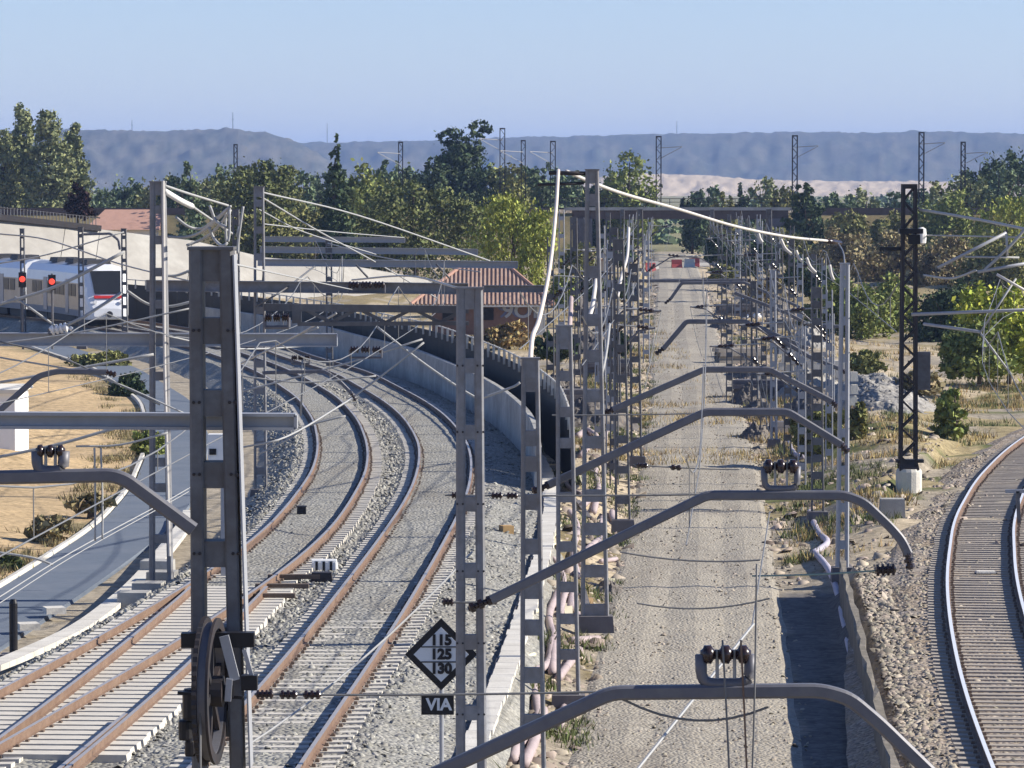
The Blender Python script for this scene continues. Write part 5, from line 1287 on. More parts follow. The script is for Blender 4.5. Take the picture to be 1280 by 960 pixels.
# tubes at the right edge
RT = [('pale tube from the black mast to the right edge', [(1150, 262, 131), (1220, 274, 126), (1290, 288, 120)], 0.05, 'wire_light'),
      ('grey slanting tube right of the black mast', [(1172, 335, 120), (1258, 291, 120)], 0.05, 'galv_light'),
      ('pale curved wire meeting the right tube bundle', [(1155, 344, 124), (1190, 348, 122), (1220, 338, 120)], 0.035, 'wire_light'),
      ('pale tube rising steeply to the right edge', [(1228, 340, 118), (1262, 308, 118), (1290, 276, 118)], 0.045, 'wire_light'),
      ('white tube falling to the right edge', [(1246, 343, 116), (1290, 368, 116)], 0.04, 'cable_white'),
      ('level thin pale tube of the right bundle', [(1206, 321, 118), (1274, 322, 118)], 0.03, 'wire_light'),
      ('pale tube from the bundle to the edge', [(1222, 340, 118), (1290, 328, 118)], 0.05, 'galv_light'),
      ('long level grey tube at the right edge', [(1140, 393, 120), (1290, 387, 118)], 0.05, 'galv_light'),
      ('lower grey tube bending up at the right', [(1155, 405, 120), (1226, 415, 118)], 0.05, 'galv_light'),
      ('pale strut rising from the lower grey tube', [(1226, 415, 118), (1270, 348, 118)], 0.03, 'wire_light'),
      ('thin strut falling from the lower grey tube', [(1226, 417, 118), (1264, 468, 118)], 0.03, 'wire_light'),
      ('upright short tube of the right bundle', [(1258, 292, 118), (1259, 320, 118)], 0.035, 'wire_light'),
      ('thin greenish wire from the black mast', [(1156, 294, 131), (1290, 297, 120)], 0.025, 'wire_light')]
for lb, pt, r_, ml in RT: TT(lb, pt, r_, ml)
# overhead lines with droppers
def catenary(label, pts_y, cfun, z, top, per, r=0.010, ml='wire'):
    t = thing('overhead_line', label, 'overhead line')
    cp_ = [Vector((cfun(y), y, z)) for y in pts_y]
    m = MB(); m.tube(cp_, r, 5); m.build('contact_wire', ml, t)
    mp = []
    for k, y in enumerate(pts_y):
        f = ((y - pts_y[0]) / per) % 1.0; mp.append(Vector((cfun(y), y, z + 0.25 + (top - 0.25) * (2 * f - 1) ** 2)))
    m = MB(); m.tube(mp, r * 1.2, 5); m.build('messenger_wire', ml, t)
    for k in range(1, len(mp), 2):
        m = MB(); m.tube([cp_[k], mp[k]], r * 0.7, 4); m.build('dropper', ml, t)
    return t
catenary('overhead line above the right hand curving track', [36 + 2.5 * k for k in range(58)], lambda y: interp(C2P, y), 5.25, 1.3, 31)
catenary('overhead line above the left hand curving track', [46 + 2.5 * k for k in range(54)], lambda y: interp(C1P, y), 5.25, 1.3, 32)
catenary('slack overhead line above the gravel bed', [58 + 3 * k for k in range(44)], lambda y: interp(BEDP, y) + 0.2, 3.9, 1.2, 30)
catenary('overhead line above the shiny right hand track', [40 + 3 * k for k in range(34)], lambda y: interp(C4P, y), 4.6, 1.3, 45)
catenary('thin line along the right row of masts, nearer the bed', [100 + 4 * k for k in range(72)], lambda y: interp(BEDP, y) + 2.6, 4.7, 1.1, 28, r=0.014)
catenary('thin line along the right row of masts, farther from the bed', [104 + 4 * k for k in range(70)], lambda y: interp(BEDP, y) + 5.0, 5.2, 1.2, 31, r=0.014)
catenary('thin line along the left row of masts, nearer the bed', [92 + 4 * k for k in range(72)], lambda y: interp(BEDP, y) - 2.5, 4.9, 1.1, 29, r=0.014)
catenary('thin line along the left row of masts, farther from the bed', [86 + 4 * k for k in range(66)], lambda y: interp(BEDP, y) - 3.6, 5.5, 1.2, 33, r=0.014)
# slack strands under the nearest arm
for k, (xa, xb, lb) in enumerate([(903, 912, 'left slack strand hanging under the nearest arm'), (926, 934, 'rusty slack strand hanging under the nearest arm'), (946, 940, 'right slack strand hanging near the bed edge')]):
    TT(lb, [(xa, 800 if k < 2 else 705, 37.9), (lerp(xa, xb, .5), 880, 37.9), (xb, 975, 37.9)], 0.010, 'wire' if k != 1 else 'rail_brown', 'wire', 'slack_wire')

# ------------------------------------------------------------------ tension wheel on the nearest mast
tw = thing('tension_wheel', 'large dark toothed tension wheel at the foot of the nearest mast', 'tension wheel')
Yw = 39.3; sw = FPX / Yw; c0 = P(263, 864, Yw); rw_ = 93 / sw
ax = Vector((math.cos(R(4.5)), -math.sin(R(4.5)), 0.0)); fa = Vector((math.sin(R(4.5)), math.cos(R(4.5)), 0))
def ringpt(r, an, o): return c0 + ax * o + fa * (math.cos(an) * r) + Vector((0, 0, math.sin(an) * r))
def wheel_ring(nm, r0, r1, o0, o1, ml, parent, n=72, teeth=0.0):
    m = MB()
    for k in range(n):
        an = 2 * math.pi * k / n; re = r1 + (teeth if k % 2 else 0)
        for r_, o in ((r0, o0), (re, o0), (re, o1), (r0, o1)): m.v.append(tuple(ringpt(r_, an, o)))
    for k in range(n):
        k2 = (k + 1) % n
        for c in range(4):
            d = (c + 1) % 4; m.f.append((k * 4 + c, k * 4 + d, k2 * 4 + d, k2 * 4 + c)); m.m.append(0)
    return m.build(nm, ml, parent)
wheel_ring('toothed_rim', rw_ * .86, rw_ * .985, -0.075, -0.03, 'dark_steel', tw, 96, 0.018)
wheel_ring('rope_groove', rw_ * .84, rw_ * .93, -0.03, 0.05, 'tube_grey', tw)
wheel_ring('outer_rim', rw_ * .85, rw_ * .99, 0.05, 0.075, 'dark_steel', tw)
for k in range(6):
    an = k * math.pi / 3 + .3; m = MB(); m.beam(ringpt(.08, an, 0.0), ringpt(rw_ * .86, an, 0.0), 0.05, 0.07); m.build('spoke', 'dark_steel', tw)
m = MB(); m.lathe(c0 - ax * .16, c0 + ax * .22, [(0, .07), (.2, .07), (.22, .15), (.75, .15), (.78, .06), (1, .06)], 14); m.build('hub', 'dark_steel', tw)
m = MB(); m.beam(P(227, 800, Yw + .15), P(318, 799, Yw + .15), 0.16, 0.14); m.build('crossbar', 'black', tw)
m = MB(); m.beam(P(222, 866, Yw + .1), P(304, 872, Yw + .1), 0.05, 0.03); m.build('tie_bar', 'black', tw)
m = MB(); m.beam(P(280, 795, Yw - .05), P(294, 850, Yw - .05), 0.05, 0.09); m.build('bracket', 'galv_light', tw)
m = MB(); m.beam(P(287, 848, Yw - .06), P(285, 876, Yw - .06), 0.06, 0.11); m.build('bracket', 'galv_light', tw)
m = MB(); m.beam(P(305, 812, Yw), P(316, 850, Yw), 0.03, 0.04); m.build('bracket', 'galv_light', tw)
m = MB(); m.box(tuple(P(312, 862, Yw)), (0.15, 0.15, 0.14)); m.build('ratchet', 'black', tw)
for k, (xa, ya, w_, h_) in enumerate(((240, 900, 24, 40), (232, 925, 18, 26), (238, 945, 14, 20))):
    m = MB(); p = P(xa, ya, Yw + .25); m.lathe(p, p + Vector((0, 0, h_ / sw)), [(0, w_ / 2 / sw * .9), (.1, w_ / 2 / sw), (.9, w_ / 2 / sw), (1, w_ / 2 / sw * .8)], 12); m.build('counterweight', 'black', tw)
m = MB(); m.tube([ringpt(rw_ * .9, math.pi * .98, .0), ringpt(rw_ * .9, math.pi * .98, .0) - Vector((0, 0, 1.5))], .012, 5); m.build('rope', 'wire', tw)

# ------------------------------------------------------------------ diamond speed sign
mat('sign_face', (0.62, 0.66, 0.70), 0.5, 0.04, 2)
sgn = thing('speed_sign', 'diamond speed sign reading 115 125 130 with a black VIA plate', 'sign')
Ysn = 63.0; ss = FPX / Ysn; c = P(551.5, 818, Ysn); e = 45.5 / ss
def diamond(nm, e_, y, th, ml):
    m = MB(); vs = [(c.x - e_, y, c.z), (c.x, y, c.z - e_), (c.x + e_, y, c.z), (c.x, y, c.z + e_)]
    m.add(vs + [(a_, b_ + th, z_) for a_, b_, z_ in vs], [(0, 1, 2, 3), (7, 6, 5, 4), (0, 4, 5, 1), (1, 5, 6, 2), (2, 6, 7, 3), (3, 7, 4, 0)]); return m.build(nm, ml, sgn)
diamond('border', e, c.y, 0.03, 'black'); fc = diamond('face', e * .76, c.y - 0.012, 0.01, 'sign_face')
for dz in (0.115, -0.115):
    m = MB(); m.box((c.x, c.y - 0.018, c.z + dz - .008), (2 * (e * .76 - .115), 0.008, 0.018)); m.build('divider', 'black', fc)
for tx_, dz in (('115', 0.215), ('125', 0.0), ('130', -0.22)): text(tx_, 'digits', 0.215, (c.x, c.y - 0.022, c.z + dz), (R(90), 0, 0), 'black', fc, 0.004, bold=0.012)
pl = P(547, 881, Ysn); m = MB(); m.box((pl.x, pl.y, pl.z - 12.5 / ss), (41 / ss, 0.03, 25 / ss)); vp = m.build('plate', 'black', sgn)
text('VIA', 'lettering', 0.25, (pl.x + .02, pl.y - 0.022, pl.z), (R(90), 0, 0), 'sign_face', vp, 0.004, bold=0.008)
m = MB(); m.tube([(pl.x + .06, pl.y + .06, -0.9), (pl.x + .06, pl.y + .06, c.z + e * .5)], 0.035, 8); m.build('post', 'galv_light', sgn)

# ------------------------------------------------------------------ cable trough beside the track
def gz(x, y): return float(ground_h(np.array([[x]]), np.array([[y]]))[0, 0])
ct = thing('cable_trough', 'pale concrete cable trough running beside the right curving track', 'cable trough')
cl_ = off_line(curve(C2P, 52, 142, 1.0), 3.25, -0.46)
for i in range(len(cl_) - 1):
    a, d = cl_[i], cl_[i + 1]
    m = MB(); jx = rnd.uniform(-.03, .03); w_ = 0.42
    m.beam(a + Vector((jx, 0.012, 0)), d + Vector((jx + rnd.uniform(-.015, .015), -0.012, 0)), w_, 0.10); m.build('cover_slab', 'concrete_light', ct)
sweep('trough_side', cl_, [(-0.25, -0.3), (-0.25, 0.02), (-0.215, 0.02), (-0.215, -0.3)], 'concrete_dark', ct, close=True)
# left kerb trough along the path
lt = thing('cable_trough', 'pale trough between the asphalt path and the switch', 'cable trough')
cl2 = [G(x, y, -0.62) for x, y in ((-20, 838), (30, 818), (100, 785), (150, 748), (178, 722), (205, 690), (232, 655), (238, 640))]
cl2 = spline(cl2, 5)
for i in range(len(cl2) - 1):
    m = MB(); m.beam(cl2[i].lerp(cl2[i + 1], .01), cl2[i].lerp(cl2[i + 1], .99), 0.42, 0.12); m.build('cover_slab', 'concrete_light', lt)
for k, (px, py, w_) in enumerate(((168, 748, 38), (186, 736, 38), (203, 722, 36), (197, 708, 40))):
    q = G(px, py, -0.5); m = MB(); m.box((q.x, q.y, -0.7), (w_ / (FPX / q.y), 0.7, 0.36), rz=-0.08, top=0.97)
    tag(m.build('concrete_block', 'concrete'), ['nearest grey block beside the switch', 'second grey block beside the switch', 'third grey block beside the left mast foot', 'grey footing slab right under the left mast'][k], 'concrete block')
for k, (px, py) in enumerate(((35, 782), (68, 762))):
    q = G(px, py, -0.7); m = MB(); m.box((q.x, q.y, -0.78), (0.45, 0.5, 0.14), rz=0.3)
    tag(m.build('paving_slab', 'concrete_light'), ['loose pale slab by the path edge, nearer one', 'loose pale slab by the path edge, farther one'][k], 'slab')
q = G(17, 815, -0.6); bo = thing('bollard', 'black bollard at the lower left beside the switch', 'bollard')
m = MB(); m.lathe((q.x, q.y, -0.7), (q.x, q.y, 0.48), [(0, .085), (.93, .085), (1, .06)], 12); m.build('post', 'black', bo)
m = MB(); m.box((q.x, q.y, -0.75), (0.5, 0.5, 0.12)); m.build('footing', 'concrete_dark', bo)
q = G(405, 711, -0.2); mk = thing('track_marker', 'small white marker with black stripes between the tracks', 'marker')
m = MB(); m.tube([(q.x - .28, q.y, -.2), (q.x - .28, q.y, -.02), (q.x + .28, q.y, -.02), (q.x + .28, q.y, -.2)], 0.06, 8); m.box((q.x, q.y, -0.26), (0.56, 0.2, 0.22)); m.build('body', 'white_paint', mk)
for k in range(3): 
    m = MB(); m.box((q.x - .17 + k * .17, q.y - .01, -0.262), (0.06, 0.21, 0.24)); m.build('stripe', 'black', mk)
q = G(377, 640, -0.1); jb = thing('junction_box', 'small black box between the rails of the left curve', 'junction box')
m = MB(); m.box((q.x, q.y, -0.2), (0.26, 0.26, 0.24), top=0.9); m.build('case', 'black', jb); m = MB(); m.box((q.x, q.y, 0.04), (0.28, 0.28, 0.03)); m.build('lid', 'dark_steel', jb)
q = G(1232, 714, -0.72); bl = thing('balise', 'flat pale plate on the sleepers of the shiny track', 'track plate')
m = MB(); m.box((q.x, q.y, -0.76), (0.5, 0.35, 0.05), top=.9); m.build('plate', 'concrete_light', bl); m = MB(); m.box((q.x, q.y, -0.785), (0.56, 0.2, 0.03)); m.build('bracket', 'black', bl)
q = P(1272, 614, 118); jb = thing('track_post', 'grey bracket post at the right edge inside the shiny track', 'post')
m = MB(); m.beam((q.x - .35, q.y, q.z), (q.x + .5, q.y, q.z), 0.1, 0.1); m.build('head', 'galv_light', jb); m = MB(); m.beam((q.x, q.y, q.z), (q.x + .05, q.y, -0.85), 0.1, 0.1); m.build('post', 'galv', jb)
q = G(633, 668, -0.4); m = MB(); m.box((q.x, q.y, -0.42), (0.3, 0.4, 0.26), rz=.3); tag(m.build('wooden_block', 'plank'), 'short brown wooden block on the ballast by the trough', 'wooden block')

# ------------------------------------------------------------------ debris beside the gravel bed
mat('violet', (0.42, 0.39, 0.45), 0.6, 0.15, 4)
def gpath(pts, lift=0.08):
    """pixels on the ground turned into points lying on the terrain"""
    out = []
    for px, py in pts:
        p = G(px, py, -1.0)
        for _ in range(3): p = G(px, py, gz(p.x, p.y) + lift)
        out.append(p)
    return out
def duct(name, label, pts, r, ml, group=None, lift=0.08, cat='duct'):
    w = spline(gpath(pts, lift), 6)
    m = MB(); m.tube(w, [r * (1 + 0.08 * (k % 2)) for k in range(len(w))], 8)
    return tag(m.build(name, ml, smooth=True), label, cat, group)
GP = 'ducts lying in the debris strip'
duct('corrugated_duct', 'pink duct nearest the bottom, under the feeder mast', [(655, 955), (668, 925), (672, 890), (664, 850)], 0.10, 'cable_pink', GP)
duct('corrugated_duct', 'pink duct curling round a dark hole near the bottom', [(650, 905), (642, 870), (655, 845), (684, 830), (690, 800)], 0.09, 'cable_pink', GP)
duct('corrugated_duct', 'pink duct rising between the two slim masts', [(690, 840), (692, 800), (686, 770), (697, 740)], 0.09, 'cable_pink', GP)
duct('corrugated_duct', 'pale pink duct loop left of the middle mast', [(700, 770), (706, 742), (716, 735), (712, 760)], 0.08, 'cable_pink', GP)
duct('corrugated_duct', 'pink duct at the foot of the middle mast', [(722, 720), (716, 690), (722, 660), (712, 640)], 0.09, 'cable_pink', GP)
duct('corrugated_duct', 'whitish pink duct behind the tallest mast', [(742, 640), (748, 610), (744, 590), (752, 575)], 0.10, 'cable_pink', GP)
duct('corrugated_duct', 'pink duct crossing below the third arm', [(728, 632), (742, 622), (756, 626)], 0.10, 'cable_pink', GP)
duct('corrugated_duct', 'far pink duct bundle left of the tallest mast', [(726, 570), (738, 556), (752, 560)], 0.12, 'cable_pink', GP)
duct('corrugated_duct', 'far pink duct end near the dark heap', [(722, 545), (734, 538), (745, 545)], 0.12, 'cable_pink', GP)
duct('cream_hose', 'cream hose bent in a loop left of the feeder mast', [(632, 868), (622, 850), (626, 832), (648, 825), (668, 818)], 0.05, 'cable_cream', None, 0.25)
duct('cream_hose', 'cream hose falling towards the nearest arm', [(614, 930), (620, 900), (630, 880), (634, 862)], 0.05, 'cable_cream', None, 0.2)
duct('cream_hose', 'thick cream hose above the bend, by the trough', [(636, 782), (652, 770), (676, 762)], 0.06, 'cable_cream', None, 0.2)
duct('pale_pipe', 'white pipe curve beside the feeder mast middle', [(674, 660), (686, 640), (684, 622), (674, 616)], 0.09, 'cable_white')
duct('pale_pipe', 'white bent pipe leading from the wall end', [(618, 586), (632, 600), (650, 612)], 0.08, 'cable_white')
duct('trench_pipe', 'pale violet pipe running down into the shaded trench', [(1012, 640), (1022, 664), (1034, 678), (1016, 692)], 0.09, 'violet')
duct('trench_pipe', 'violet grey pipe lying along the foot of the retaining wall', [(1018, 690), (1036, 712), (1048, 745), (1060, 800), (1072, 850), (1084, 905), (1096, 975)], 0.085, 'violet', None, 0.09)
duct('trench_pipe', 'second pale pipe end beside the white edged mast', [(985, 552), (992, 566), (1004, 572)], 0.10, 'violet')
for k, pt in enumerate([[(700, 655), (690, 672), (704, 690)], [(670, 648), (700, 636)], [(668, 690), (700, 676)], [(672, 668), (700, 656)]]):
    w = gpath(pt, 0.12); m = MB()
    for a_, b_ in zip(w, w[1:]): m.beam(a_, b_, 0.12, 0.04)
    tag(m.build('plank', 'cable_cream'), ['bent cream board between feeder and middle mast', 'upper cream board between feeder and middle mast', 'lower cream board between feeder and middle mast', 'middle cream board between feeder and middle mast'][k], 'board')

_SP = [(648, 935), (676, 905), (706, 890), (664, 800), (712, 830), (730, 800), (748, 762), (700, 715), (720, 765), (735, 690), (752, 660), (690, 655), (716, 610), (760, 700), (772, 655), (736, 590), (758, 545)]
ORD = ['nearest', 'second nearest', 'third nearest', 'fourth nearest', 'fifth nearest', 'sixth nearest', 'seventh nearest', 'eighth nearest', 'ninth nearest', 'tenth nearest', 'eleventh nearest', 'twelfth nearest', 'thirteenth nearest', 'fourth farthest', 'third farthest', 'second farthest', 'farthest']
_SP.sort(key=lambda q: -q[1])
for k, (px, py) in enumerate(_SP):
    a_ = rnd.uniform(0, 3.1); L_ = rnd.uniform(9, 20) * (py - 225) / 560
    pt = [(px + math.cos(a_) * L_ * q + rnd.uniform(-3, 3), py - abs(math.sin(a_)) * L_ * 1.3 * q) for q in (-1, -.3, .4, 1)]
    duct('duct_piece', 'short pinkish duct piece in the debris left of the bed, %s one' % ORD[k], pt, rnd.uniform(.06, .1), 'cable_pink', 'short duct pieces in the debris')
_BD = sorted([(rnd.uniform(655, 765), rnd.uniform(560, 800)) for k in range(9)], key=lambda q: -q[1])
for k, (px, py) in enumerate(_BD):
    w = gpath([(px, py), (px + rnd.uniform(-16, 16), py - rnd.uniform(2, 24))], 0.08)
    m = MB(); m.beam(w[0], w[1], rnd.uniform(.1, .2), .05); tag(m.build('board', ['cable_cream', 'plank', 'concrete_dark', 'rust_deck'][k % 4]), '%s loose board in the debris left of the bed, %s one' % (['cream', 'brown', 'grey', 'rusty'][k % 4], ORD[k]), 'board', 'loose boards in the debris')
mat('rubble_dark', (0.10, 0.09, 0.085), 0.95, 0.35, 3, col2=(0.24, 0.21, 0.17), sc2=1.4, amt2=0.6, bump=0.6, bscale=6)
mat('rubble_grey', (0.30, 0.29, 0.265), 0.95, 0.3, 3, col2=(0.36, 0.33, 0.28), sc2=1.2, amt2=0.6, bump=0.7, bscale=7)
def heap(label, px, py, wpx, h, dep, ml, seed, cat='heap', name='rubble_heap'):
    p = gpath([(px, py)], 0)[0]; s = FPX / p.y; w = wpx / s
    n = 60; g = np.random.RandomState(seed)
    U, V_ = np.meshgrid(np.linspace(-1, 1, n), np.linspace(-1, 1, n)); r_ = np.sqrt(U * U + V_ * V_)
    z = np.maximum(0, 1 - r_) ** 0.8 * h * (0.75 + 0.5 * vnoise(U * 3 + 9, V_ * 3 + 9, 1.5, seed)) * (0.9 + 0.12 * g.rand(n, n)) * (0.88 + 0.24 * vnoise(U * 9 + 20, V_ * 9 + 20, 1.1, seed + 3))
    x = p.x + U * w / 2 + g.uniform(-.012, .012, (n, n)) * w; y = p.y + V_ * dep / 2 + g.uniform(-.012, .012, (n, n)) * dep
    V = np.stack([x, y, ground_h(x, y) + z - 0.05], -1).reshape(-1, 3)
    ix = np.arange(n * n).reshape(n, n); F = np.stack([ix[:-1, :-1], ix[:-1, 1:], ix[1:, 1:], ix[1:, :-1]], -1).reshape(-1, 4)
    return tag(npmesh(name, np.array(V), F, ml), label, cat)
heap('dark heap left of the bed behind the third arm', 745, 525, 120, 1.2, 6, 'rubble_dark', 1)
heap('dark heap behind the feeder mast', 700, 500, 70, 1.4, 5, 'rubble_dark', 2)
heap('dark heap by the far slim mast left of the bed', 740, 440, 80, 1.5, 8, 'rubble_dark', 3)
heap('low brown heap at the left bed edge with a shadow', 800, 372, 34, 1.0, 8, 'rubble_dark', 4)
heap('dark heap far left of the bed below the willow', 715, 385, 70, 1.6, 10, 'rubble_dark', 5)
heap('grey gravel heap behind the black lattice mast', 1096, 498, 150, 1.25, 20, 'heap_gravel', 6)
heap('dark heap right of the bed under the fourth arm', 950, 520, 70, 0.8, 5, 'rubble_dark', 7)
heap('dark heap right of the bed near the stacked sleepers', 935, 470, 60, 0.8, 6, 'rubble_dark', 8)
heap('broad dark heap between the right masts', 1010, 490, 90, 1.2, 8, 'rubble_grey', 9)
heap('far dark heap right of the bed', 950, 390, 90, 1.6, 12, 'rubble_dark', 10)
heap('farthest dark heap right of the bed below the bridge', 920, 345, 70, 1.4, 14, 'rubble_dark', 11)
heap('far grey heap before the dark right bush', 1010, 430, 60, 1.2, 9, 'rubble_grey', 12)
heap('long dark scrap heap on the right bed edge, nearest one', 945, 548, 46, 0.7, 4, 'rubble_dark', 21, name='scrap_heap')
heap('dark scrap heap on the right bed edge under the third arm', 935, 505, 52, 0.9, 4, 'rubble_dark', 22, name='scrap_heap')
heap('dark scrap heap on the right bed edge under the fourth arm end', 915, 448, 44, 0.9, 5, 'rubble_dark', 23, name='scrap_heap')
heap('dark scrap heap on the right bed edge under the fifth arm end', 905, 410, 40, 0.9, 6, 'rubble_dark', 24, name='scrap_heap')
heap('wide black scrap heap behind the short ladder mast', 1012, 512, 70, 1.1, 5, 'rubble_dark', 25, name='scrap_heap')
heap('dark scrap heap left of the bed before the third arm', 770, 590, 30, 0.5, 4, 'rubble_dark', 26, name='scrap_heap')
heap('dark scrap heap at the foot of the tallest mast', 762, 740, 40, 0.4, 3, 'rubble_dark', 27, name='scrap_heap')
# stacks of old sleepers
OS = bpy.data.meshes.new('old_sleeper'); _m = MB(); _m.box((0, 0, 0), (2.5, 0.26, 0.2), top=0.97); OS.from_pydata(_m.v, [], _m.f); OS.materials.append(MATS['sleeper_old'])
OD = bpy.data.meshes.new('old_sleeper_dark'); OD.from_pydata(_m.v, [], _m.f); OD.materials.append(MATS['concrete_dark'])
def stack(label, px, py, nx, nz, rz, me=OS, step=0.34):
    p = gpath([(px, py)], 0)[0]; t = thing('sleeper_stack', label, 'sleeper stack'); t.location = p; t.rotation_euler = (0, 0, rz)
    for k in range(nz):
        for i in range(nx - (k % 2)):
            o = link('sleeper', me, t); o.location = (rnd.uniform(-.12, .12), (i + .5 * (k % 2)) * step, k * 0.215); o.rotation_euler = (0, 0, rnd.uniform(-.07, .07))
    return t
stack('stack of old sleepers on the right bed edge under the fifth arm', 925, 455, 5, 4, 0.12)
stack('stack of dark sleepers on the right bed edge, nearer one', 950, 498, 5, 4, -0.1, OD)
stack('low stack of sleepers by the short ladder mast', 1005, 540, 4, 2, 0.3, OD)
stack('stack of dark sleepers left of the bed behind the third arm', 722, 512, 5, 4, 0.1, OD)
stack('stack of sleepers left of the bed near the thin mast', 758, 470, 4, 4, -0.05, OD)
stack('far stack of sleepers left of the bed', 745, 405, 5, 5, 0.05, OD)
stack('far stack of sleepers right of the bed, under the sixth arm', 918, 395, 5, 4, 0.1, OD)
stack('pale stack of sleepers far right of the bed', 985, 410, 5, 3, 0.1)
# pale block wall
bw = thing('block_wall', 'pale stone block wall at the right below the green bush', 'wall')
for j in range(3):
    for i in range(9):
        p = P(978 + i * 9.6 + (4 if j % 2 else 0), 432 + i * 2.2, 212 - i * 2.4); m = MB()
        m.box((p.x, p.y, -0.7 + j * 0.42), (0.36, 0.4, 0.39), rz=rnd.uniform(-.1, .1), top=rnd.uniform(.88, .98)); m.build('stone_block', 'concrete_light', bw)
for k, (px, py) in enumerate([(1067, 470), (1067, 486), (1066, 500)]):
    m = MB(); q = P(px, py, 160); m.box((q.x, q.y, q.z - .2), (0.3, 0.4, 0.36), rz=.1, top=.9); tag(m.build('stone_block', 'concrete_light'), ['top pale block right of the white edged mast', 'middle pale block right of the white edged mast', 'bottom pale block right of the white edged mast'][k], 'stone block')
# white bags in the right debris
def bag(label, px, py, Y, r):
    c = P(px, py, Y); m = MB(); prof = [(0, r * .5), (.15, r * .95), (.5, r * 1.05), (.8, r * .75), (.92, r * .3), (1, r * .4)]
    c.z = gz(c.x, c.y) + r * .6; m.lathe(c - Vector((0, 0, r * .7)), c + Vector((rnd.uniform(-.5, .5) * r, 0, r * .7)), prof, 9); return tag(m.build('white_bag', 'white_paint', smooth=True), label, 'bag', 'white bags in the debris')
bag('upper white bag among the far right masts', 930, 316, 330, 0.35); bag('white bag right of the farthest heap', 947, 338, 300, 0.33); bag('pale bag left of the white one', 932, 341, 300, 0.3); bag('pale bag below the light debris mast arm', 979, 356, 250, 0.3); bag('white bag near the middle left masts', 737, 284, 330, 0.35)
# red and white barriers in front of the bridge
mat('barrier_red', (0.32, 0.06, 0.055), 0.5, 0.1, 2)
for k, (px, py, ml, rz) in enumerate(((813, 317, 'barrier_red', 0.4), (817, 307, 'concrete_light', 0.2), (846, 316, 'barrier_red', 0.1), (862, 311, 'concrete_light', -0.2), (868, 318, 'barrier_red', -0.1), (880, 307, 'concrete_light', 0.1), (786, 308, 'barrier_red', 0.2), (775, 306, 'barrier_red', -.1))):
    p = gpath([(px, py)], 0)[0]; p = P(px, py, 432 + 3 * k); p.z = gz(p.x, p.y)
    b_ = thing('traffic_barrier', ['leftmost red barrier across the bed before the bridge', 'white barrier behind the leftmost red one', 'red barrier in the middle of the bed before the bridge', 'white barrier right of the middle red one', 'rightmost red barrier before the bridge', 'rightmost white barrier before the bridge', 'red barrier off the bed at its left', 'second red barrier off the bed, farthest left'][k], 'barrier', group='barriers before the bridge')
    b_.location = p; b_.rotation_euler = (0, 0, rz)
    m = MB(); m.add([(x, y, z) for x in (-.55, .55) for (y, z) in ((-.3, 0), (.3, 0), (.3, .12), (.1, .45), (.08, .95), (-.08, .95), (-.1, .45), (-.3, .12))], [(7, 6, 5, 4, 3, 2, 1, 0), tuple(range(8, 16))] + [(k_, (k_ + 1) % 8, 8 + (k_ + 1) % 8, 8 + k_) for k_ in range(8)]); m.build('body', ml, b_)
    m = MB(); m.box((0, -0.01, 0.35), (0.5, 0.1, 0.2)); m.build('slot', 'black', b_)
# ochre hut and pole at the far left of the bed
m = MB(); q = P(752, 318, 400); m.box((q.x, q.y, -0.3), (2.6, 2.0, 1.6)); ya = thing('site_container', 'small ochre site container near the left bridge pier', 'container'); m.build('body', 'pale_field', ya); m = MB(); m.box((q.x, q.y, 1.3), (2.8, 2.2, 0.12)); m.build('roof', 'roof_terracotta', ya)

# ------------------------------------------------------------------ loose stones, rubble and weeds (uncountable)
def scatter(name, label, cat, pts, size, ml, flat=0.7):
    k = len(pts); g = nrs
    base = np.array([[-1, -1, -.6], [1, -1, -.6], [1, 1, -.6], [-1, 1, -.6], [-.6, -.7, .7], [.7, -.6, .5], [.6, .7, .7], [-.7, .6, .5]]) * 0.5
    fb = np.array([[4, 5, 6, 7], [0, 1, 5, 4], [1, 2, 6, 5], [2, 3, 7, 6], [3, 0, 4, 7]])
    sc = (np.array(size)[None] if not isinstance(size, np.ndarray) else size) * (0.5 + g.rand(k, 1)) * (0.6 + 0.8 * g.rand(k, 3)); sc[:, 2] *= flat
    an = g.rand(k) * 6.28; ca_, sa = np.cos(an), np.sin(an)
    v = base[None] * sc[:, None, :] + g.normal(size=(k, 8, 3)) * (sc[:, None, :] * 0.08)
    x = v[..., 0] * ca_[:, None] - v[..., 1] * sa[:, None]; y = v[..., 0] * sa[:, None] + v[..., 1] * ca_[:, None]
    tl = g.normal(size=(k, 2)) * .35
    z = v[..., 2] + x * tl[:, :1] + y * tl[:, 1:]
    V = np.stack([x, y, z], -1) + pts[:, None, :]
    F = (fb[None] + 8 * np.arange(k)[:, None, None]).reshape(-1, 4)
    return stuff(npmesh(name, V.reshape(-1, 3), F, ml), label, cat)
leafmat('stone_grey', (0.30, 0.292, 0.26), 0.32); leafmat('stone_brown', (0.31, 0.27, 0.215), 0.35); leafmat('junk', (0.30, 0.25, 0.20), 0.75)
def band(n, y0, y1, xf, zf):
    u = nrs.rand(n); y = y0 * (y1 / y0) ** u; x = xf(y, nrs.rand(n)); return np.stack([x, y, zf(x, y)], -1)
def zl(x, y):   # top of the left ballast
    x1, x2 = npc(C1P, y), npc(C2P, y)
    z = np.full_like(x, -0.19)
    z = np.where(x > x2 + 1.6, -0.215 - (x - x2 - 1.6) * 0.22, z); z = np.where((x > x1 + .9) & (x < x2 - .9), -0.24, z)
    return np.where(x < x1 - 1.6, -0.22 - (x1 - 1.6 - x) * 0.55, z)
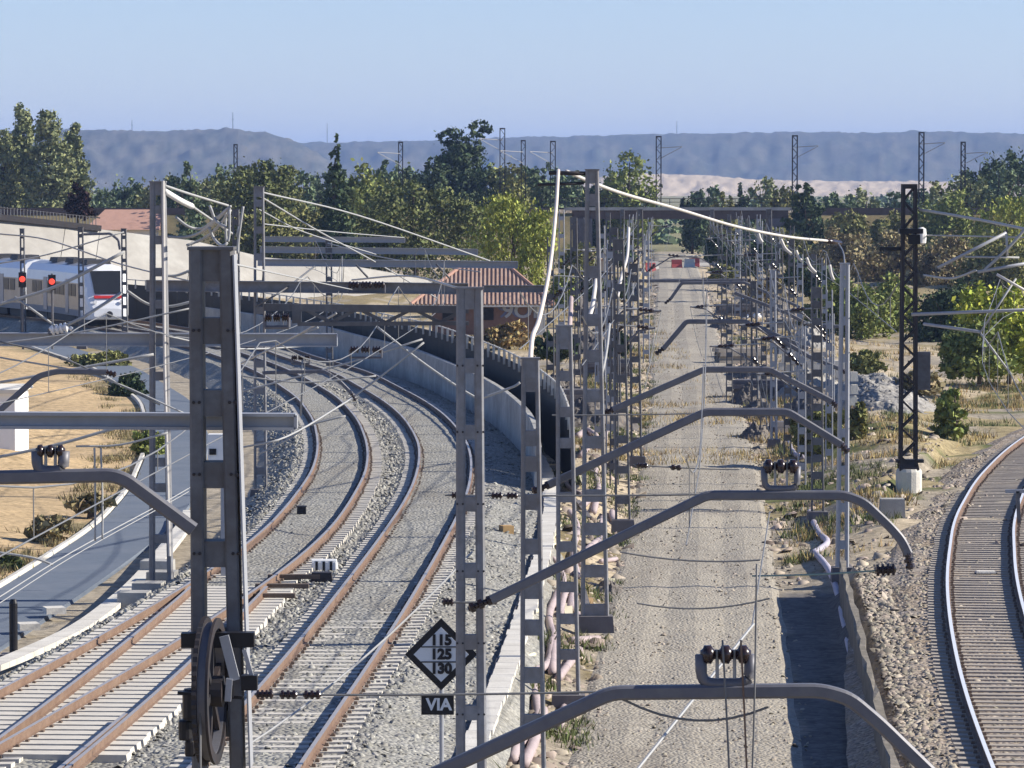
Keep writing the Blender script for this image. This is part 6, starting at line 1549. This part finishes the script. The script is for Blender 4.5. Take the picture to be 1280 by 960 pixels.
p = band(30000, 58, 190, lambda y, r: npc(C1P, y) - 2.6 + r * (npc(C2P, y) - npc(C1P, y) + 5.5), zl)
o3 = np.abs(p[:, 0] - npc(C3P, p[:, 1])) ; keep = np.ones(len(p), bool)
for C_ in (C1P, C2P):
    d = np.abs(p[:, 0] - npc(C_, p[:, 1])); keep &= ~((d > 0.62) & (d < 1.0)); keep &= ~((d < 1.3) & (nrs.rand(len(p)) < 0.72))
keep &= ~((p[:, 1] < 96) & (o3 < 1.3))
p = p[keep]
scatter('ballast_stones', 'loose grey ballast stones around the left tracks', 'gravel', p, np.array([[0.075]]), 'stone_grey')
p = band(9000, 60, 150, lambda y, r: npc(C4P, y) - 3.4 + r * 6.8, lambda x, y: -0.6 - 0.22 - np.maximum(0, np.abs(x - npc(C4P, y)) - 1.75) * 0.3)
d = np.abs(p[:, 0] - npc(C4P, p[:, 1])); p = p[~((d > .6) & (d < 1.05)) & ~((d < 1.3) & (nrs.rand(len(p)) < .8))]; p = p[(p[:, 1] > 107) | (p[:, 0] > npc(WALLP, p[:, 1]) + 0.35)]
scatter('ballast_stones', 'loose brownish ballast stones around the shiny right track', 'gravel', p, np.array([[0.085]]), 'stone_brown')
def zg(x, y): return ground_h(x, y)
p = band(4000, 60, 330, lambda y, r: npc(BEDP, y) - 2.6 + r * 4.9, lambda x, y: npc(ZBP, y) + 0.02 - np.where(np.abs(x - npc(BEDP, y)) > 2, .06, 0))
scatter('bed_stones', 'scattered small stones on the empty gravel bed', 'gravel', p, np.array([[0.055]]), 'stone_brown')
p1 = band(6500, 60, 380, lambda y, r: npc(BEDP, y) - 2.0 - 4.2 * r ** 1.4, zg)
p2 = band(5500, 108, 400, lambda y, r: npc(BEDP, y) + 2.0 + 7.0 * r ** 1.3, zg)
p3 = band(2600, 62, 106, lambda y, r: npc(WALLP, y) + 0.4 + 0.7 * r, lambda x, y: np.full_like(x, -0.86))
p = np.concatenate([p1, p2]); scatter('rubble', 'mixed rubble and junk strewn along both sides of the bed', 'rubble', p, 0.06 + 0.26 * nrs.rand(len(p), 1) ** 5, 'junk', 0.6)
scatter('wall_gravel', 'coarse gravel behind the top of the retaining wall', 'gravel', p3, np.array([[0.11]]), 'stone_brown', 0.6)
def weeds(name, label, pts, h, ml, n_bl=7, spread=0.16):
    n_bl = int(n_bl * 1.8); h = h * 0.6
    k = len(pts); g = nrs
    c = np.repeat(pts, n_bl, 0) + np.concatenate([g.normal(size=(k * n_bl, 2)) * spread, np.zeros((k * n_bl, 1))], 1)
    hh = h * (0.5 + g.rand(k * n_bl)); an = g.rand(k * n_bl) * 6.28; w = 0.012 + 0.016 * g.rand(k * n_bl)
    dx, dy = np.cos(an) * w, np.sin(an) * w; ln = g.normal(size=(k * n_bl, 2)) * 0.4
    a = c - np.stack([dx, dy, dx * 0 + .03], -1); b_ = c + np.stack([dx, dy, dx * 0 - .03], -1)
    t_ = c + np.stack([ln[:, 0] * hh, ln[:, 1] * hh, hh], -1)
    V = np.stack([a, b_, t_], 1).reshape(-1, 3); F = np.arange(len(V)).reshape(-1, 3)
    return stuff(npmesh(name, V, F, ml), label, 'weeds')
def clump(p, sc, thr, seed):
    return p[vnoise(p[:, 0], p[:, 1], sc, seed) > thr]
p = clump(band(5000, 60, 300, lambda y, r: npc(BEDP, y) - 1.9 - 3.5 * r, zg), 0.5, 0.62, 51); weeds('green_weeds', 'green and olive weeds among the debris left of the bed', p, 0.28, 'weed')
p = clump(band(8000, 108, 330, lambda y, r: npc(BEDP, y) + 2.4 + 22 * r, zg), 0.35, 0.70, 52); p = p[np.abs(p[:, 0] - npc(C4P, np.minimum(p[:, 1], 230))) > 2.6]; weeds('dry_grass', 'dry straw grass on the verge left and right of the shiny track', p, 0.4, 'grass_dry', 8)
p = clump(band(5000, 108, 260, lambda y, r: npc(BEDP, y) + 2.4 + 22 * r, zg), 0.35, 0.68, 53); p = p[np.abs(p[:, 0] - npc(C4P, np.minimum(p[:, 1], 230))) > 2.6]; weeds('green_weeds', 'green weeds on the verge right of the bed', p, 0.4, 'weed', 8)
p = clump(band(1100, 84, 220, lambda y, r: npc(PATHP, y) - 1.5 - 1.6 * r, zg), 0.6, 0.55, 54); weeds('dry_weeds', 'dry weeds along the sandy edge of the asphalt path', p, 0.3, 'leaf_brown', 8)
p = clump(band(3500, 150, 420, lambda y, r: npc(C2P, np.minimum(y, 200)) + 4.2 + 14 * r, zg), 0.3, 0.5, 55); weeds('dry_grass', 'dry grass on the ground around the brick house', p, 0.4, 'grass_dry', 8, 0.25)

# ------------------------------------------------------------------ haze
hm = bpy.data.materials.new('haze'); hm.use_nodes = True
for n_ in list(hm.node_tree.nodes):
    if n_.type == 'BSDF_PRINCIPLED': hm.node_tree.nodes.remove(n_)
pv = hm.node_tree.nodes.new('ShaderNodeVolumePrincipled'); pv.inputs['Color'].default_value = (0.40, 0.585, 1.0, 1); pv.inputs['Density'].default_value = 0.00011; pv.inputs['Anisotropy'].default_value = 0.0
hm.node_tree.links.new(pv.outputs[0], hm.node_tree.nodes['Material Output'].inputs['Volume'])
m = MB(); m.box((0, 7000, -4), (25000, 15000, 150)); hz_ = m.build('haze', hm); hz_['kind'] = 'stuff'
